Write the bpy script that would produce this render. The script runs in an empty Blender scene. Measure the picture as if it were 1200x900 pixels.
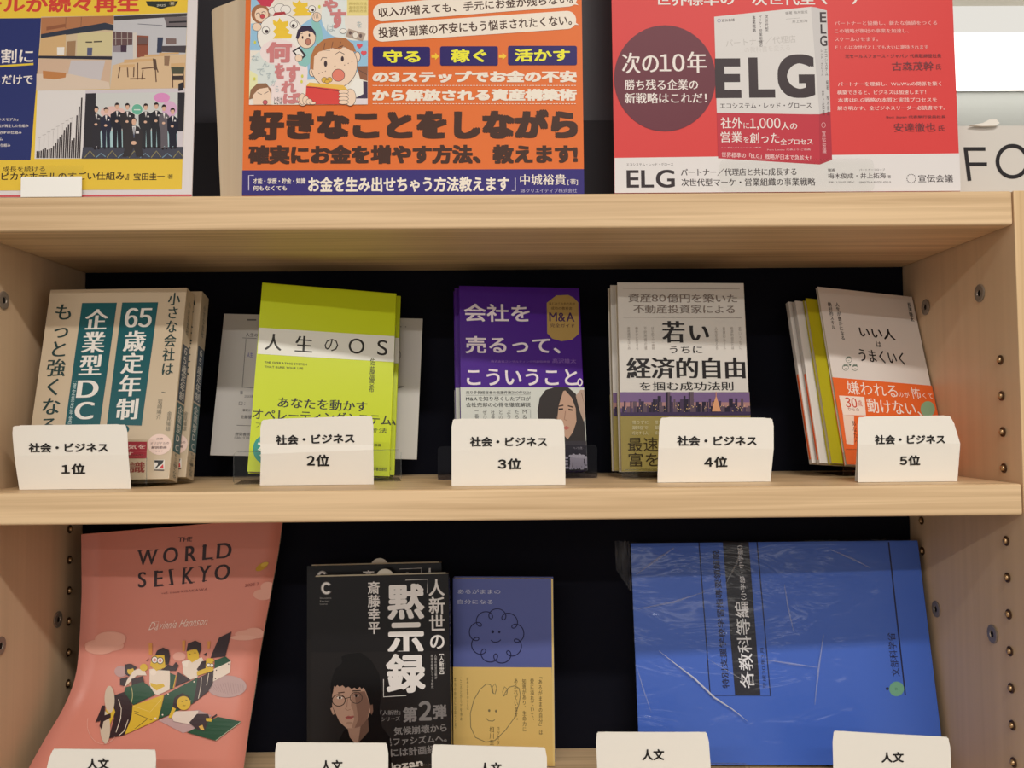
import bpy, math, random
import numpy as np
from mathutils import Matrix, Vector
random.seed(4)
C = bpy.context.scene.collection
Z0 = 1.30                     # height of the middle shelf above the floor
# ------------------------------------------------------------------ camera
FPX, EYE, YAW, PITCH, ROLL = 1000.0, (0.0078, -0.727, 0.0581), 0.0095, 0.0423, -0.0089
def cam_axes():
    cy, sy, cp, sp, cr, sr = math.cos(YAW), math.sin(YAW), math.cos(PITCH), math.sin(PITCH), math.cos(ROLL), math.sin(ROLL)
    f = np.array([sy*cp, cy*cp, sp]); r0 = np.array([cy, -sy, 0.0]); u0 = np.cross(r0, f)
    return cr*r0 + sr*u0, -sr*r0 + cr*u0, f
AR, AU, AF = cam_axes()
cam = bpy.data.cameras.new('camera'); cam.sensor_width = 36; cam.lens = 36*FPX/1200; cam.clip_start = .02
co = bpy.data.objects.new('camera', cam); C.objects.link(co)
co.matrix_world = Matrix(((AR[0], AU[0], -AF[0], EYE[0]), (AR[1], AU[1], -AF[1], EYE[1]), (AR[2], AU[2], -AF[2], EYE[2]+Z0), (0, 0, 0, 1)))
bpy.context.scene.camera = co
# ------------------------------------------------------------------ view, world, light
vs = bpy.context.scene.view_settings
vs.view_transform = 'Standard'; vs.look = 'None'; vs.gamma = 1; vs.use_curve_mapping = False
vs.exposure = 0.0
w = bpy.data.worlds.new('world'); bpy.context.scene.world = w; w.use_nodes = True
w.node_tree.nodes['Background'].inputs[0].default_value = (1.0, .945, .88, 1)
w.node_tree.nodes['Background'].inputs[1].default_value = .52
def strip_light(x, y, lx, ly, power, col=(1, .955, .89)):
    L = bpy.data.lights.new('strip_light', 'AREA'); L.shape = 'RECTANGLE'; L.size = lx; L.size_y = ly; L.energy = power; L.color = col
    o = bpy.data.objects.new('strip_light', L); C.objects.link(o); o.location = (x, y, Z0+1.33); return o
strip_light(.55, -1.45, 1.2, .10, 30)
strip_light(-.9, -3.05, 2.4, .10, 58)
strip_light(.3, -5.0, 2.4, .10, 40)
# ------------------------------------------------------------------ unprojection helpers (pixel of the 1200x900 photo -> point of a real plane)
def ray(px):
    return np.array(EYE), AF + AR*(px[0]-600)/FPX - AU*(px[1]-450)/FPX
def on(px, ax, val):
    o, d = ray(px); return o + d*((val-o[ax])/d[ax])
def pj(P):
    d = np.asarray(P, float)-np.array(EYE); k = d@AF; return (600+FPX*(d@AR)/k, 450-FPX*(d@AU)/k)
# ------------------------------------------------------------------ materials
def lin(c):
    return tuple(((v/255)/12.92 if v/255 <= .04045 else ((v/255+.055)/1.055)**2.4) for v in c)
_m = {}
def mat(name, col, rough=.5, spec=.3, metal=0, bump=None, sheen=0, coat=0):
    k = (name, tuple(col), rough, spec)
    if k in _m: return _m[k]
    m = bpy.data.materials.new(name); m.use_nodes = True; b = m.node_tree.nodes['Principled BSDF']
    b.inputs['Base Color'].default_value = (*lin(col), 1); b.inputs['Roughness'].default_value = rough
    b.inputs['Specular IOR Level'].default_value = spec; b.inputs['Metallic'].default_value = metal
    b.inputs['Coat Weight'].default_value = coat; b.inputs['Coat Roughness'].default_value = .12
    if bump:
        nt = m.node_tree; n = nt.nodes.new('ShaderNodeTexNoise'); n.inputs['Scale'].default_value = bump[0]
        tc = nt.nodes.new('ShaderNodeTexCoord'); nt.links.new(tc.outputs['Object'], n.inputs['Vector'])
        bp = nt.nodes.new('ShaderNodeBump'); bp.inputs['Strength'].default_value = bump[1]; bp.inputs['Distance'].default_value = bump[2]
        nt.links.new(n.outputs['Fac'], bp.inputs['Height']); nt.links.new(bp.outputs[0], b.inputs['Normal'])
    _m[k] = m; return m
def wood(name, c1, c2, axis, fine=1.0, rough=.5, contrast=1.0):
    m = bpy.data.materials.new(name); m.use_nodes = True; nt = m.node_tree; b = nt.nodes['Principled BSDF']
    tc = nt.nodes.new('ShaderNodeTexCoord'); mp = nt.nodes.new('ShaderNodeMapping')
    sc = [170*fine]*3; sc[axis] = 3.0*fine; mp.inputs['Scale'].default_value = sc
    nt.links.new(tc.outputs['Object'], mp.inputs['Vector'])
    n = nt.nodes.new('ShaderNodeTexNoise'); n.inputs['Scale'].default_value = 1.0; n.inputs['Detail'].default_value = 4; n.inputs['Distortion'].default_value = .6
    nt.links.new(mp.outputs[0], n.inputs['Vector'])
    mp2 = nt.nodes.new('ShaderNodeMapping'); s2 = [38*fine]*3; s2[axis] = 1.2*fine; mp2.inputs['Scale'].default_value = s2
    nt.links.new(tc.outputs['Object'], mp2.inputs['Vector'])
    n2 = nt.nodes.new('ShaderNodeTexNoise'); n2.inputs['Scale'].default_value = 1.0; n2.inputs['Detail'].default_value = 2
    nt.links.new(mp2.outputs[0], n2.inputs['Vector'])
    mx = nt.nodes.new('ShaderNodeMix'); mx.data_type = 'FLOAT'; mx.inputs[0].default_value = .4
    nt.links.new(n.outputs['Fac'], mx.inputs[2]); nt.links.new(n2.outputs['Fac'], mx.inputs[3])
    cr = nt.nodes.new('ShaderNodeValToRGB'); cr.color_ramp.elements[0].position = .5-.17/contrast; cr.color_ramp.elements[1].position = .5+.15/contrast
    cr.color_ramp.elements[0].color = (*lin(c1), 1); cr.color_ramp.elements[1].color = (*lin(c2), 1)
    nt.links.new(mx.outputs[0], cr.inputs[0]); nt.links.new(cr.outputs[0], b.inputs['Base Color'])
    b.inputs['Roughness'].default_value = rough; b.inputs['Specular IOR Level'].default_value = .35
    bp = nt.nodes.new('ShaderNodeBump'); bp.inputs['Strength'].default_value = .25; bp.inputs['Distance'].default_value = .0003
    nt.links.new(n.outputs['Fac'], bp.inputs['Height']); nt.links.new(bp.outputs[0], b.inputs['Normal'])
    return m
def clear(name, tint=(.93, .94, .93), rough=.03, ior=1.49, wrinkle=0, strength=1.0):
    m = bpy.data.materials.new(name); m.use_nodes = True; nt = m.node_tree; nt.nodes.clear()
    o = nt.nodes.new('ShaderNodeOutputMaterial'); mx = nt.nodes.new('ShaderNodeMixShader')
    t = nt.nodes.new('ShaderNodeBsdfTransparent'); t.inputs[0].default_value = (*tint, 1)
    g = nt.nodes.new('ShaderNodeBsdfGlossy'); g.inputs['Roughness'].default_value = rough
    f = nt.nodes.new('ShaderNodeFresnel'); f.inputs[0].default_value = ior; ge = nt.nodes.new('ShaderNodeNewGeometry'); ml = nt.nodes.new('ShaderNodeMath'); ml.operation = 'MULTIPLY_ADD'; ml.inputs[1].default_value = -1; ml.inputs[2].default_value = 1; m2 = nt.nodes.new('ShaderNodeMath'); m2.operation = 'MULTIPLY'; nt.links.new(ge.outputs['Backfacing'], ml.inputs[0]); nt.links.new(ml.outputs[0], m2.inputs[0]); nt.links.new(f.outputs[0], m2.inputs[1])
    nt.links.new(m2.outputs[0], mx.inputs[0]); nt.links.new(t.outputs[0], mx.inputs[1]); nt.links.new(g.outputs[0], mx.inputs[2])
    nt.links.new(mx.outputs[0], o.inputs[0])
    if wrinkle:
        tc = nt.nodes.new('ShaderNodeTexCoord'); mp = nt.nodes.new('ShaderNodeMapping'); mp.inputs['Rotation'].default_value = (0, .6, 0)
        mp.inputs['Scale'].default_value = (9, 9, 30); nt.links.new(tc.outputs['Object'], mp.inputs[0])
        n = nt.nodes.new('ShaderNodeTexNoise'); n.inputs['Scale'].default_value = 1; n.inputs['Detail'].default_value = 3; n.inputs['Distortion'].default_value = 1.5
        nt.links.new(mp.outputs[0], n.inputs['Vector'])
        bp = nt.nodes.new('ShaderNodeBump'); bp.inputs['Strength'].default_value = wrinkle; bp.inputs['Distance'].default_value = .004
        nt.links.new(n.outputs['Fac'], bp.inputs['Height']); nt.links.new(bp.outputs[0], g.inputs['Normal']); nt.links.new(bp.outputs[0], f.inputs['Normal'])
    return m
def emit(name, col, s):
    m = bpy.data.materials.new(name); m.use_nodes = True; nt = m.node_tree; nt.nodes.clear()
    o = nt.nodes.new('ShaderNodeOutputMaterial'); e = nt.nodes.new('ShaderNodeEmission'); e.inputs[0].default_value = (*col, 1); e.inputs[1].default_value = s
    nt.links.new(e.outputs[0], o.inputs[0]); return m
# ------------------------------------------------------------------ mesh helpers
def mesh_obj(name, V, F, mats, parent=None, mi=None, smooth=False):
    me = bpy.data.meshes.new(name); me.from_pydata([tuple(v) for v in V], [], F)
    for m in (mats if isinstance(mats, list) else [mats]): me.materials.append(m)
    if mi is not None: me.polygons.foreach_set('material_index', mi)
    if smooth: me.polygons.foreach_set('use_smooth', [True]*len(F))
    me.update()
    o = bpy.data.objects.new(name, me); C.objects.link(o)
    if parent is not None: o.parent = parent
    return o
class MB:
    def __init__(s): s.V = []; s.F = []
    def add(s, V, F):
        n = len(s.V); s.V += [tuple(v) for v in V]; s.F += [tuple(i+n for i in f) for f in F]; return s
    def box(s, x0, x1, y0, y1, z0, z1):
        return s.add([(x, y, z) for z in (z0, z1) for y in (y0, y1) for x in (x0, x1)],
                     [(0, 1, 5, 4), (1, 3, 7, 5), (3, 2, 6, 7), (2, 0, 4, 6), (4, 5, 7, 6), (0, 2, 3, 1)])
    def prism(s, poly, z0, z1, plane='xy'):      # poly of 2D points extruded along the third axis
        n = len(poly)
        def P(p, z): return {'xy': (p[0], p[1], z), 'xz': (p[0], z, p[1]), 'yz': (z, p[0], p[1])}[plane]
        return s.add([P(p, z0) for p in poly]+[P(p, z1) for p in poly],
                     [tuple(range(n-1, -1, -1)), tuple(range(n, 2*n))]+[(i, (i+1) % n, n+(i+1) % n, n+i) for i in range(n)])
    def obj(s, name, m, parent=None, bevel=0, smooth=False):
        o = mesh_obj(name, s.V, s.F, m, parent, smooth=smooth)
        if bevel:
            b = o.modifiers.new('bevel', 'BEVEL'); b.width = bevel; b.segments = 3; b.limit_method = 'ANGLE'
        return o
def rrect(x0, x1, y0, y1, r, n=5):
    P = []
    for cx, cy, a in ((x1-r, y0+r, -90), (x1-r, y1-r, 0), (x0+r, y1-r, 90), (x0+r, y0+r, 180)):
        for i in range(n+1):
            t = math.radians(a+90*i/n); P.append((cx+r*math.cos(t), cy+r*math.sin(t)))
    return P
def thing(name, label, cat, loc=(0, 0, 0), rot=None, group=None):
    o = bpy.data.objects.new(name, None); C.objects.link(o); o.empty_display_size = .02
    if rot is None: o.location = (loc[0], loc[1], loc[2]+Z0)
    else:
        o.matrix_world = Matrix.Translation((loc[0], loc[1], loc[2]+Z0)) @ rot
    o['label'] = label; o['category'] = cat
    if group: o['group'] = group
    return o
def structure(o): o['kind'] = 'structure'; return o
def pose_rot(ya, le, ro):
    U = Vector((math.cos(ya), math.sin(ya), 0)); N = Vector((math.sin(ya), -math.cos(ya), 0)); K = Vector((0, 0, 1))*math.cos(le)-N*math.sin(le)
    U2 = U*math.cos(ro)+K*math.sin(ro); V2 = -U*math.sin(ro)+K*math.cos(ro); Y = V2.cross(U2)
    M = Matrix((U2, Y, V2)).transposed(); return M.to_4x4()
# ------------------------------------------------------------------ glyphs
_g = {}
def glyph(ch, res):
    k = (ch, res)
    if k in _g: return _g[k]
    cu = bpy.data.curves.new('g', 'FONT'); cu.body = ch; cu.size = 1; cu.resolution_u = res
    o = bpy.data.objects.new('g', cu); C.objects.link(o)
    dg = bpy.context.evaluated_depsgraph_get(); ev = o.evaluated_get(dg); me = ev.to_mesh()
    V = np.empty(len(me.vertices)*3); me.vertices.foreach_get('co', V); V = V.reshape(-1, 3)[:, :2].copy()
    F = [tuple(p.vertices) for p in me.polygons]; ev.to_mesh_clear()
    bpy.data.objects.remove(o); bpy.data.curves.remove(cu)
    _g[k] = (V, F); return _g[k]
WT = {'n': [(0, 0)], 'm': [(-.012, 0), (.012, 0)], 'b': [(-.018, -.014), (.018, -.014), (-.018, .014), (.018, .014)],
      'h': [(.036*math.cos(k*math.pi/4), .033*math.sin(k*math.pi/4)) for k in range(8)], 'X': [(-.07, -.055), (.07, -.055), (-.07, .055), (.07, .055), (0, -.06), (0, .06), (-.07, 0), (.07, 0), (-.035, 0), (.035, 0)],
      'x': [(-.055, -.045), (.055, -.045), (-.055, .045), (.055, .045), (0, -.045), (0, .045), (-.055, 0), (.055, 0)],
      'q': [(x, y) for x in (-.036, 0, .036) for y in (-.034, 0, .034)],
      's': [(-.02, 0), (.02, 0)], 'S': [(-.034, 0), (.034, 0), (0, 0)]}
SER = {  # broad serif capitals drawn as strokes: list of polygons in a 1-high box
 'I': 'i', }
def ascii_only(s): return all(ord(c) < 256 for c in s)
def layout(s, wt, vert, res, track=0.0):
    s = s.translate({ord(str(i)): ord('０')+i for i in range(10)})
    VV = []; FF = []; LV = []; n = 0; x = 0; y = 0
    for ch in s:
        if ch == ' ': x += .3; y -= .3; continue
        if ch == '　': x += 1; y -= 1; continue
        V, F = glyph(ch, res)
        if not len(V): x += 1; y -= 1; continue
        lo, hi = V.min(0), V.max(0)
        full = ord(ch) > 0x2000 and not ('０' <= ch <= '９')
        P = V.copy()
        if vert:
            if ch in 'ー－〜':
                P = np.stack([P[:, 1]-.38+.5, .38-(P[:, 0]-.5)], -1)
            elif ch in '、。':
                P = P + np.array([.55, .55])
            elif ch in '「『（(【［': P = np.stack([P[:, 1]-.38+.5, .38-(P[:, 0]-.5)], -1)
            elif ch in '」』）)】］': P = np.stack([P[:, 1]-.38+.5, .38-(P[:, 0]-.5)], -1)
            elif not full: P = P - np.array([(lo[0]+hi[0])/2-.5, 0])
            P = P + np.array([0, y]); y -= 1+track
        else:
            if full: P = P+np.array([x, 0]); x += 1+track
            else: P = P+np.array([x-lo[0], 0]); x += hi[0]-lo[0]+.11+track
        for j, (dx, dy) in enumerate(WT[wt]):
            LV.append(np.full(len(P), j)); VV.append(P+np.array([dx, dy])); FF += [tuple(i+n for i in f) for f in F]; n += len(P)
    return np.concatenate(VV), FF, np.concatenate(LV)
# ------------------------------------------------------------------ printed surfaces
def homog(src, dst):
    A = []
    for (x, y), (u, v) in zip(src, dst):
        A.append([x, y, 1, 0, 0, 0, -u*x, -u*y, -u]); A.append([0, 0, 0, x, y, 1, -v*x, -v*y, -v])
    return np.linalg.svd(np.array(A))[2][-1].reshape(3, 3)
class Print:
    """flat ink on one surface: shapes are laid down one above the other, each a hair proud of the last"""
    def __init__(s, quad, W, H, place=None, gloss=.35, base=.00025, step=4e-6, spec=.3):
        s.kt = None; s.ktm = 0
        s.H = homog(quad, [(0, 1), (1, 1), (1, 0), (0, 0)]) if quad else None
        s.W, s.Hh, s.place, s.gloss, s.base, s.step, s.spec = W, H, place, gloss, base, step, spec
        s.V = []; s.F = []; s.mi = []; s.cols = []; s.k = 0; s.cs = (1, 0, 0); s.rng = None
    def crop(s, sc, ox, oy): s.cs = (sc, ox, oy); return s
    def uv(s, P):
        P = np.asarray(P, float).reshape(-1, 2)/s.cs[0]+np.array(s.cs[1:])
        if s.H is None: return P            # already metres
        q = np.c_[P, np.ones(len(P))] @ s.H.T; q = q[:, :2]/q[:, 2:]
        return q*np.array([s.W, s.Hh])
    def put(s, M, F, col, lev=None):      # M metres on the surface
        if s.rng is not None: M = np.clip(M, [s.rng[0], s.rng[1]], [s.rng[2], s.rng[3]])
        col = tuple(col)
        if col not in s.cols: s.cols.append(col)
        ci = s.cols.index(col); n = len(s.V)
        if lev is None:
            if s.kt is not None: s.k = s.ktm; s.kt = None
            kk = np.full(len(M), s.k); s.k += 1
        else:
            if s.kt is None: s.kt = s.k; s.ktm = s.k
            kk = s.kt+lev; s.ktm = max(s.ktm, int(kk.max())+1)
        for (a, b), q in zip(M, kk):
            off = s.base+q*s.step
            if s.place: s.V.append(s.place(a/s.W, b/s.Hh, off))
            else: s.V.append((a-s.W/2, -off, b))
        s.F += [tuple(i+n for i in f) for f in F]; s.mi += [ci]*len(F)
    def poly(s, P, col):
        M = s.uv(P); n = len(M)
        if s.place:     # curved sheet: cut into small pieces
            return s._dense(M, col)
        from mathutils.geometry import tessellate_polygon
        T = tessellate_polygon([[Vector((a, b, 0)) for a, b in M]])
        s.put(M, [tuple(t) for t in T], col)
    def _dense(s, M, col):
        from mathutils.geometry import tessellate_polygon
        T = [tuple(t) for t in tessellate_polygon([[Vector((a, b, 0)) for a, b in M]])]
        V = [tuple(m) for m in M]; lim = .018
        changed = True
        while changed:
            changed = False; N = []
            for t in T:
                e = [(math.dist(V[t[i]], V[t[(i+1) % 3]]), i) for i in range(3)]; d, i = max(e)
                if d > lim and len(N) < 6000:
                    a, b, c = t[i], t[(i+1) % 3], t[(i+2) % 3]
                    V.append(((V[a][0]+V[b][0])/2, (V[a][1]+V[b][1])/2)); m = len(V)-1
                    N += [(a, m, c), (m, b, c)]; changed = True
                else: N.append(t)
            T = N
        s.put(np.array(V), T, col)
    def rect(s, x0, y0, x1, y1, col): s.poly([(x0, y0), (x1, y0), (x1, y1), (x0, y1)], col)
    def ell(s, x0, y0, x1, y1, col, out=None, ow=3, n=28, rot=0):
        cx, cy, rx, ry = (x0+x1)/2, (y0+y1)/2, (x1-x0)/2, (y1-y0)/2; r = math.radians(rot)
        def ring(k):
            return [(cx+(rx+k)*math.cos(t)*math.cos(r)-(ry+k)*math.sin(t)*math.sin(r), cy+(rx+k)*math.cos(t)*math.sin(r)+(ry+k)*math.sin(t)*math.cos(r)) for t in [2*math.pi*i/n for i in range(n)]]
        if out: s.poly(ring(ow), out)
        s.poly(ring(0), col)
    def ringline(s, x0, y0, x1, y1, w, col, a0=0, a1=360, n=30):
        cx, cy, rx, ry = (x0+x1)/2, (y0+y1)/2, (x1-x0)/2, (y1-y0)/2
        s.line([(cx+rx*math.cos(math.radians(a0+(a1-a0)*i/n)), cy+ry*math.sin(math.radians(a0+(a1-a0)*i/n))) for i in range(n+1)], w, col)
    def line(s, P, w, col, closed=False):
        P = [np.array(p, float) for p in P]
        if closed: P = P+[P[0]]
        L = []; R = []
        for i, p in enumerate(P):
            a = P[max(i-1, 0)]; b = P[min(i+1, len(P)-1)]; d = b-a; d = d/(np.linalg.norm(d)+1e-9); nrm = np.array([-d[1], d[0]])*w/2
            L.append(p+nrm); R.append(p-nrm)
        M = s.uv(np.array(L+R)); n = len(P)
        s.put(M, [(i, i+1, n+i+1, n+i) for i in range(n-1)], col)
    def text(s, t, x0, y0, x1, y1, size, col, wt='n', vert=False, free=False, res=None, skew=0):
        """ink runs from (x0,y0) to (x1,y1) along its middle, size is the ink's height (width when vertical)"""
        if res is None: res = 7 if ascii_only(t) and size/s.cs[0] > 12 else 4 if size/s.cs[0] > 16 else 2
        V, F, LV = layout(t, wt, vert, res); lo, hi = V.min(0), V.max(0)
        A, B = s.uv([(x0, y0), (x1, y1)]); d0 = B-A
        if not free:
            d0 = np.array([0, d0[1]]) if vert else np.array([d0[0], 0]); mid = (A+B)/2; A, B = mid-d0/2, mid+d0/2
        L = np.linalg.norm(d0); dr = d0/L; m = np.array([(x0+x1)/2, (y0+y1)/2])
        pd = np.array([x1-x0, y1-y0], float); pd /= np.linalg.norm(pd); pn = np.array([-pd[1], pd[0]])
        a, b = s.uv([m-pn*size/2, m+pn*size/2]); hh = np.linalg.norm(a-b)
        nr = np.array([-dr[1], dr[0]])
        if vert:
            tt = (hi[1]-V[:, 1])/(hi[1]-lo[1])*L; q = (V[:, 0]-(lo[0]+hi[0])/2)/(hi[0]-lo[0])*hh
            M = A+np.outer(tt, dr)+np.outer(q, np.array([-dr[1], dr[0]]))
        else:
            tt = (V[:, 0]-lo[0])/(hi[0]-lo[0])*L; q = ((V[:, 1]-(lo[1]+hi[1])/2)/(hi[1]-lo[1]))*hh
            M = A+np.outer(tt+q*skew, dr)+np.outer(q, nr)
        s.put(M, F, col, LV)
    def obj(s, name, parent):
        if not s.F: return None
        ms = [mat('ink', c, s.gloss, s.spec) for c in s.cols]
        return mesh_obj(name, s.V, s.F, ms, parent, mi=s.mi)
WHITE = (232, 228, 220); PAPER = (222, 212, 190)
M_CARD = mat('card_paper', (242, 238, 230), .6, .3, bump=(300, .1, .0005))
M_PAGES = mat('page_edges', (205, 195, 172), .8, .2, bump=(900, .5, .0004))
# ------------------------------------------------------------------ books
def book(name, label, pose, W, H, t, col, spine='R', quad=None, gloss=.3, scol=None, group=None, page_inset=.0012, cat='book', pagemat=None, bcol=None):
    x, y, z, ya, le, ro = pose
    o = thing(name, label, cat, (x, y, z), pose_rot(ya, le, ro), group)
    m = mat('cover_stock', col, gloss); m2 = mat('cover_stock', scol or col, gloss)
    ct = .0004; r = .0009; sg = 1 if spine == 'R' else -1; h = W/2
    path = [(-h, 0)] + [(h-r+r*math.sin(a), r-r*math.cos(a)) for a in [math.pi/2*i/4 for i in range(5)]] + [(h-r+r*math.cos(a), t-r+r*math.sin(a)) for a in [math.pi/2*i/4 for i in range(5)]] + [(-h, t)]
    inner = [(-h, ct)] + [(h-ct, ct), (h-ct, t-ct)] + [(-h, t-ct)]
    poly = [(sg*a, b) for a, b in path+inner[::-1]]
    from mathutils.geometry import tessellate_polygon
    n = len(poly); T = tessellate_polygon([[Vector((a, b, 0)) for a, b in poly]])
    V = [(a, b, 0) for a, b in poly]+[(a, b, H) for a, b in poly]
    F = [tuple(tr) for tr in T]+[tuple(i+n for i in tr) for tr in T]+[(i, (i+1) % n, n+(i+1) % n, n+i) for i in range(n)]
    mi = [0]*len(F)
    for i in range(2*len(T), len(F)):
        j = i-2*len(T)
        if 3 <= j < 8: mi[i] = 1
        if bcol and 8 <= j <= 10: mi[i] = 2
    ms = [m, m2]+([mat('cover_stock', bcol, gloss)] if bcol else [])
    cv = mesh_obj('cover', V, F, ms, o, mi=mi)
    a, b = sorted((sg*(-h+page_inset), sg*(h-ct*1.5)))
    MB().box(a, b, ct, t-ct, page_inset, H-page_inset).obj('page_block', pagemat or M_PAGES, o)
    o['_dim'] = 0; del o['_dim']
    pr = Print(quad, W, H, gloss=gloss) if quad else None
    if pr: pr.rng = (0, 0, W, H)
    return o, pr
def spine_print(W, t, H, side='R', gloss=.3):
    """print on the spine: x runs 0..1 front to back, y 0..1 top to bottom"""
    sg = 1 if side == 'R' else -1
    def place(a, b, off): return (sg*(W/2+off-.0001), t*a if side == 'R' else t*(1-a), b*H)
    p = Print([(0, 0), (1, 0), (1, 1), (0, 1)], t, H, place=None, gloss=gloss)
    p.place = place; p._dense = lambda M, col: p.put(M, [tuple(range(len(M)))], col)
    return p
def copies_behind(o, n, t, group, labels, dx=0, dz=0, drop=0):
    """further copies of the same title standing behind the front one"""
    out = []
    for k in range(1, n+1):
        c = o.copy(); C.objects.link(c); c['label'] = labels[k-1]; c['group'] = group
        c.matrix_world = o.matrix_world @ Matrix.Translation((dx*k, (t+.0020)*k, drop*k))
        for ch in o.children:
            d = ch.copy(); C.objects.link(d); d.parent = c
            for g in ch.children:
                e = g.copy(); C.objects.link(e); e.parent = d
        out.append(c)
    o['group'] = group
    return out
def band(o, W, H0, H1, t, col, side='R', gloss=.3, over=.00035, name='paper_band'):
    """the loose paper band wrapped round a book's lower part"""
    h = W/2; e = over; sg = 1 if side == 'R' else -1
    prof = [(-h-e, 0), (-h-e, -e), (h+e, -e), (h+e, t+e), (-h-e, t+e), (-h-e, t), (-h, t), (-h, t+e*.4), (h+e*.4, t+e*.4), (h+e*.4, -e*.4), (-h, -e*.4), (-h, 0)]
    prof = [(-h-e, -e), (h+e, -e), (h+e, t+e), (-h-e, t+e), (-h-e, t+e*.3), (h+e*.3, t+e*.3), (h+e*.3, -e*.3), (-h-e, -e*.3)]
    prof = [(sg*a, b) for a, b in prof]; n = len(prof)
    V = [(a, b, H0) for a, b in prof]+[(a, b, H1) for a, b in prof]
    F = [(0, 1, 6, 7), (1, 2, 5, 6), (2, 3, 4, 5)]; F += [tuple(i+n for i in f) for f in F]+[(i, (i+1) % n, n+(i+1) % n, n+i) for i in range(n)]
    return mesh_obj(name, V, F, mat('band_paper', col, gloss), o)
# ================================================================== the room
M_WALLP = mat('wall_paint', (205, 208, 204), .7); M_CEIL = mat('ceiling_paint', (232, 226, 212), .8); M_FLOOR = mat('floor_vinyl', (150, 140, 128), .5, bump=(40, .1, .001))
def sbox(name, *b, m):
    o = MB().box(*b[:4], b[4]+Z0, b[5]+Z0).obj(name, m); return structure(o)
sbox('floor', -4, 4, -6, 2.28, -Z0-.05, -Z0, m=M_FLOOR)
sbox('ceiling', -4, 4, -6, 2.28, 1.42, 1.47, m=M_CEIL)
sbox('wall_back', -4, 4, 2.2, 2.28, -Z0, 1.42, m=M_WALLP)
def ceiling_lamp(x, y, lx, ly, label, strength, grp='ceiling strip lamps', z=1.34, two=False):
    t = thing('ceiling_light', label, 'ceiling light', (x, y, z), group=grp)
    MB().box(-lx/2-.03, lx/2+.03, *( (ly/2-.02, ly/2+.008) if two else (-ly/2-.03, ly/2+.03)), .03 if not two else -.07, .08).obj('housing', mat('lamp_housing', (225, 225, 220), .4), t, bevel=.004)
    if two:
        for z0, z1, k in ((-.072, .014, 1), (.024, .060, .8), (.062, .16, .36)):  # topmost slab is added, its dim glow stands in for the lit ceiling
            MB().box(-lx/2, lx/2, -ly/2+(.01 if k > .5 else .03), ly/2, z0, z1).obj('diffuser', emit('lamp_glow', (1, .96, .88), strength*k), t, bevel=.004)
    return t
ceiling_lamp(.55, -1.45, 1.2, .10, 'white ceiling lamp housing above the aisle nearest the bookshelf', 0)
ceiling_lamp(-.9, -3.05, 2.4, .10, 'long white ceiling lamp housing further back over the aisle', 0)
ceiling_lamp(.3, -5.0, 2.4, .10, 'white ceiling lamp housing at the far end of the aisle', 0)
ceiling_lamp(1.9, 2.10, 2.6, .18, 'bright white double lamp on the back wall above the letter sign', 2.2, grp=None, z=1.262, two=True)
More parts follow.
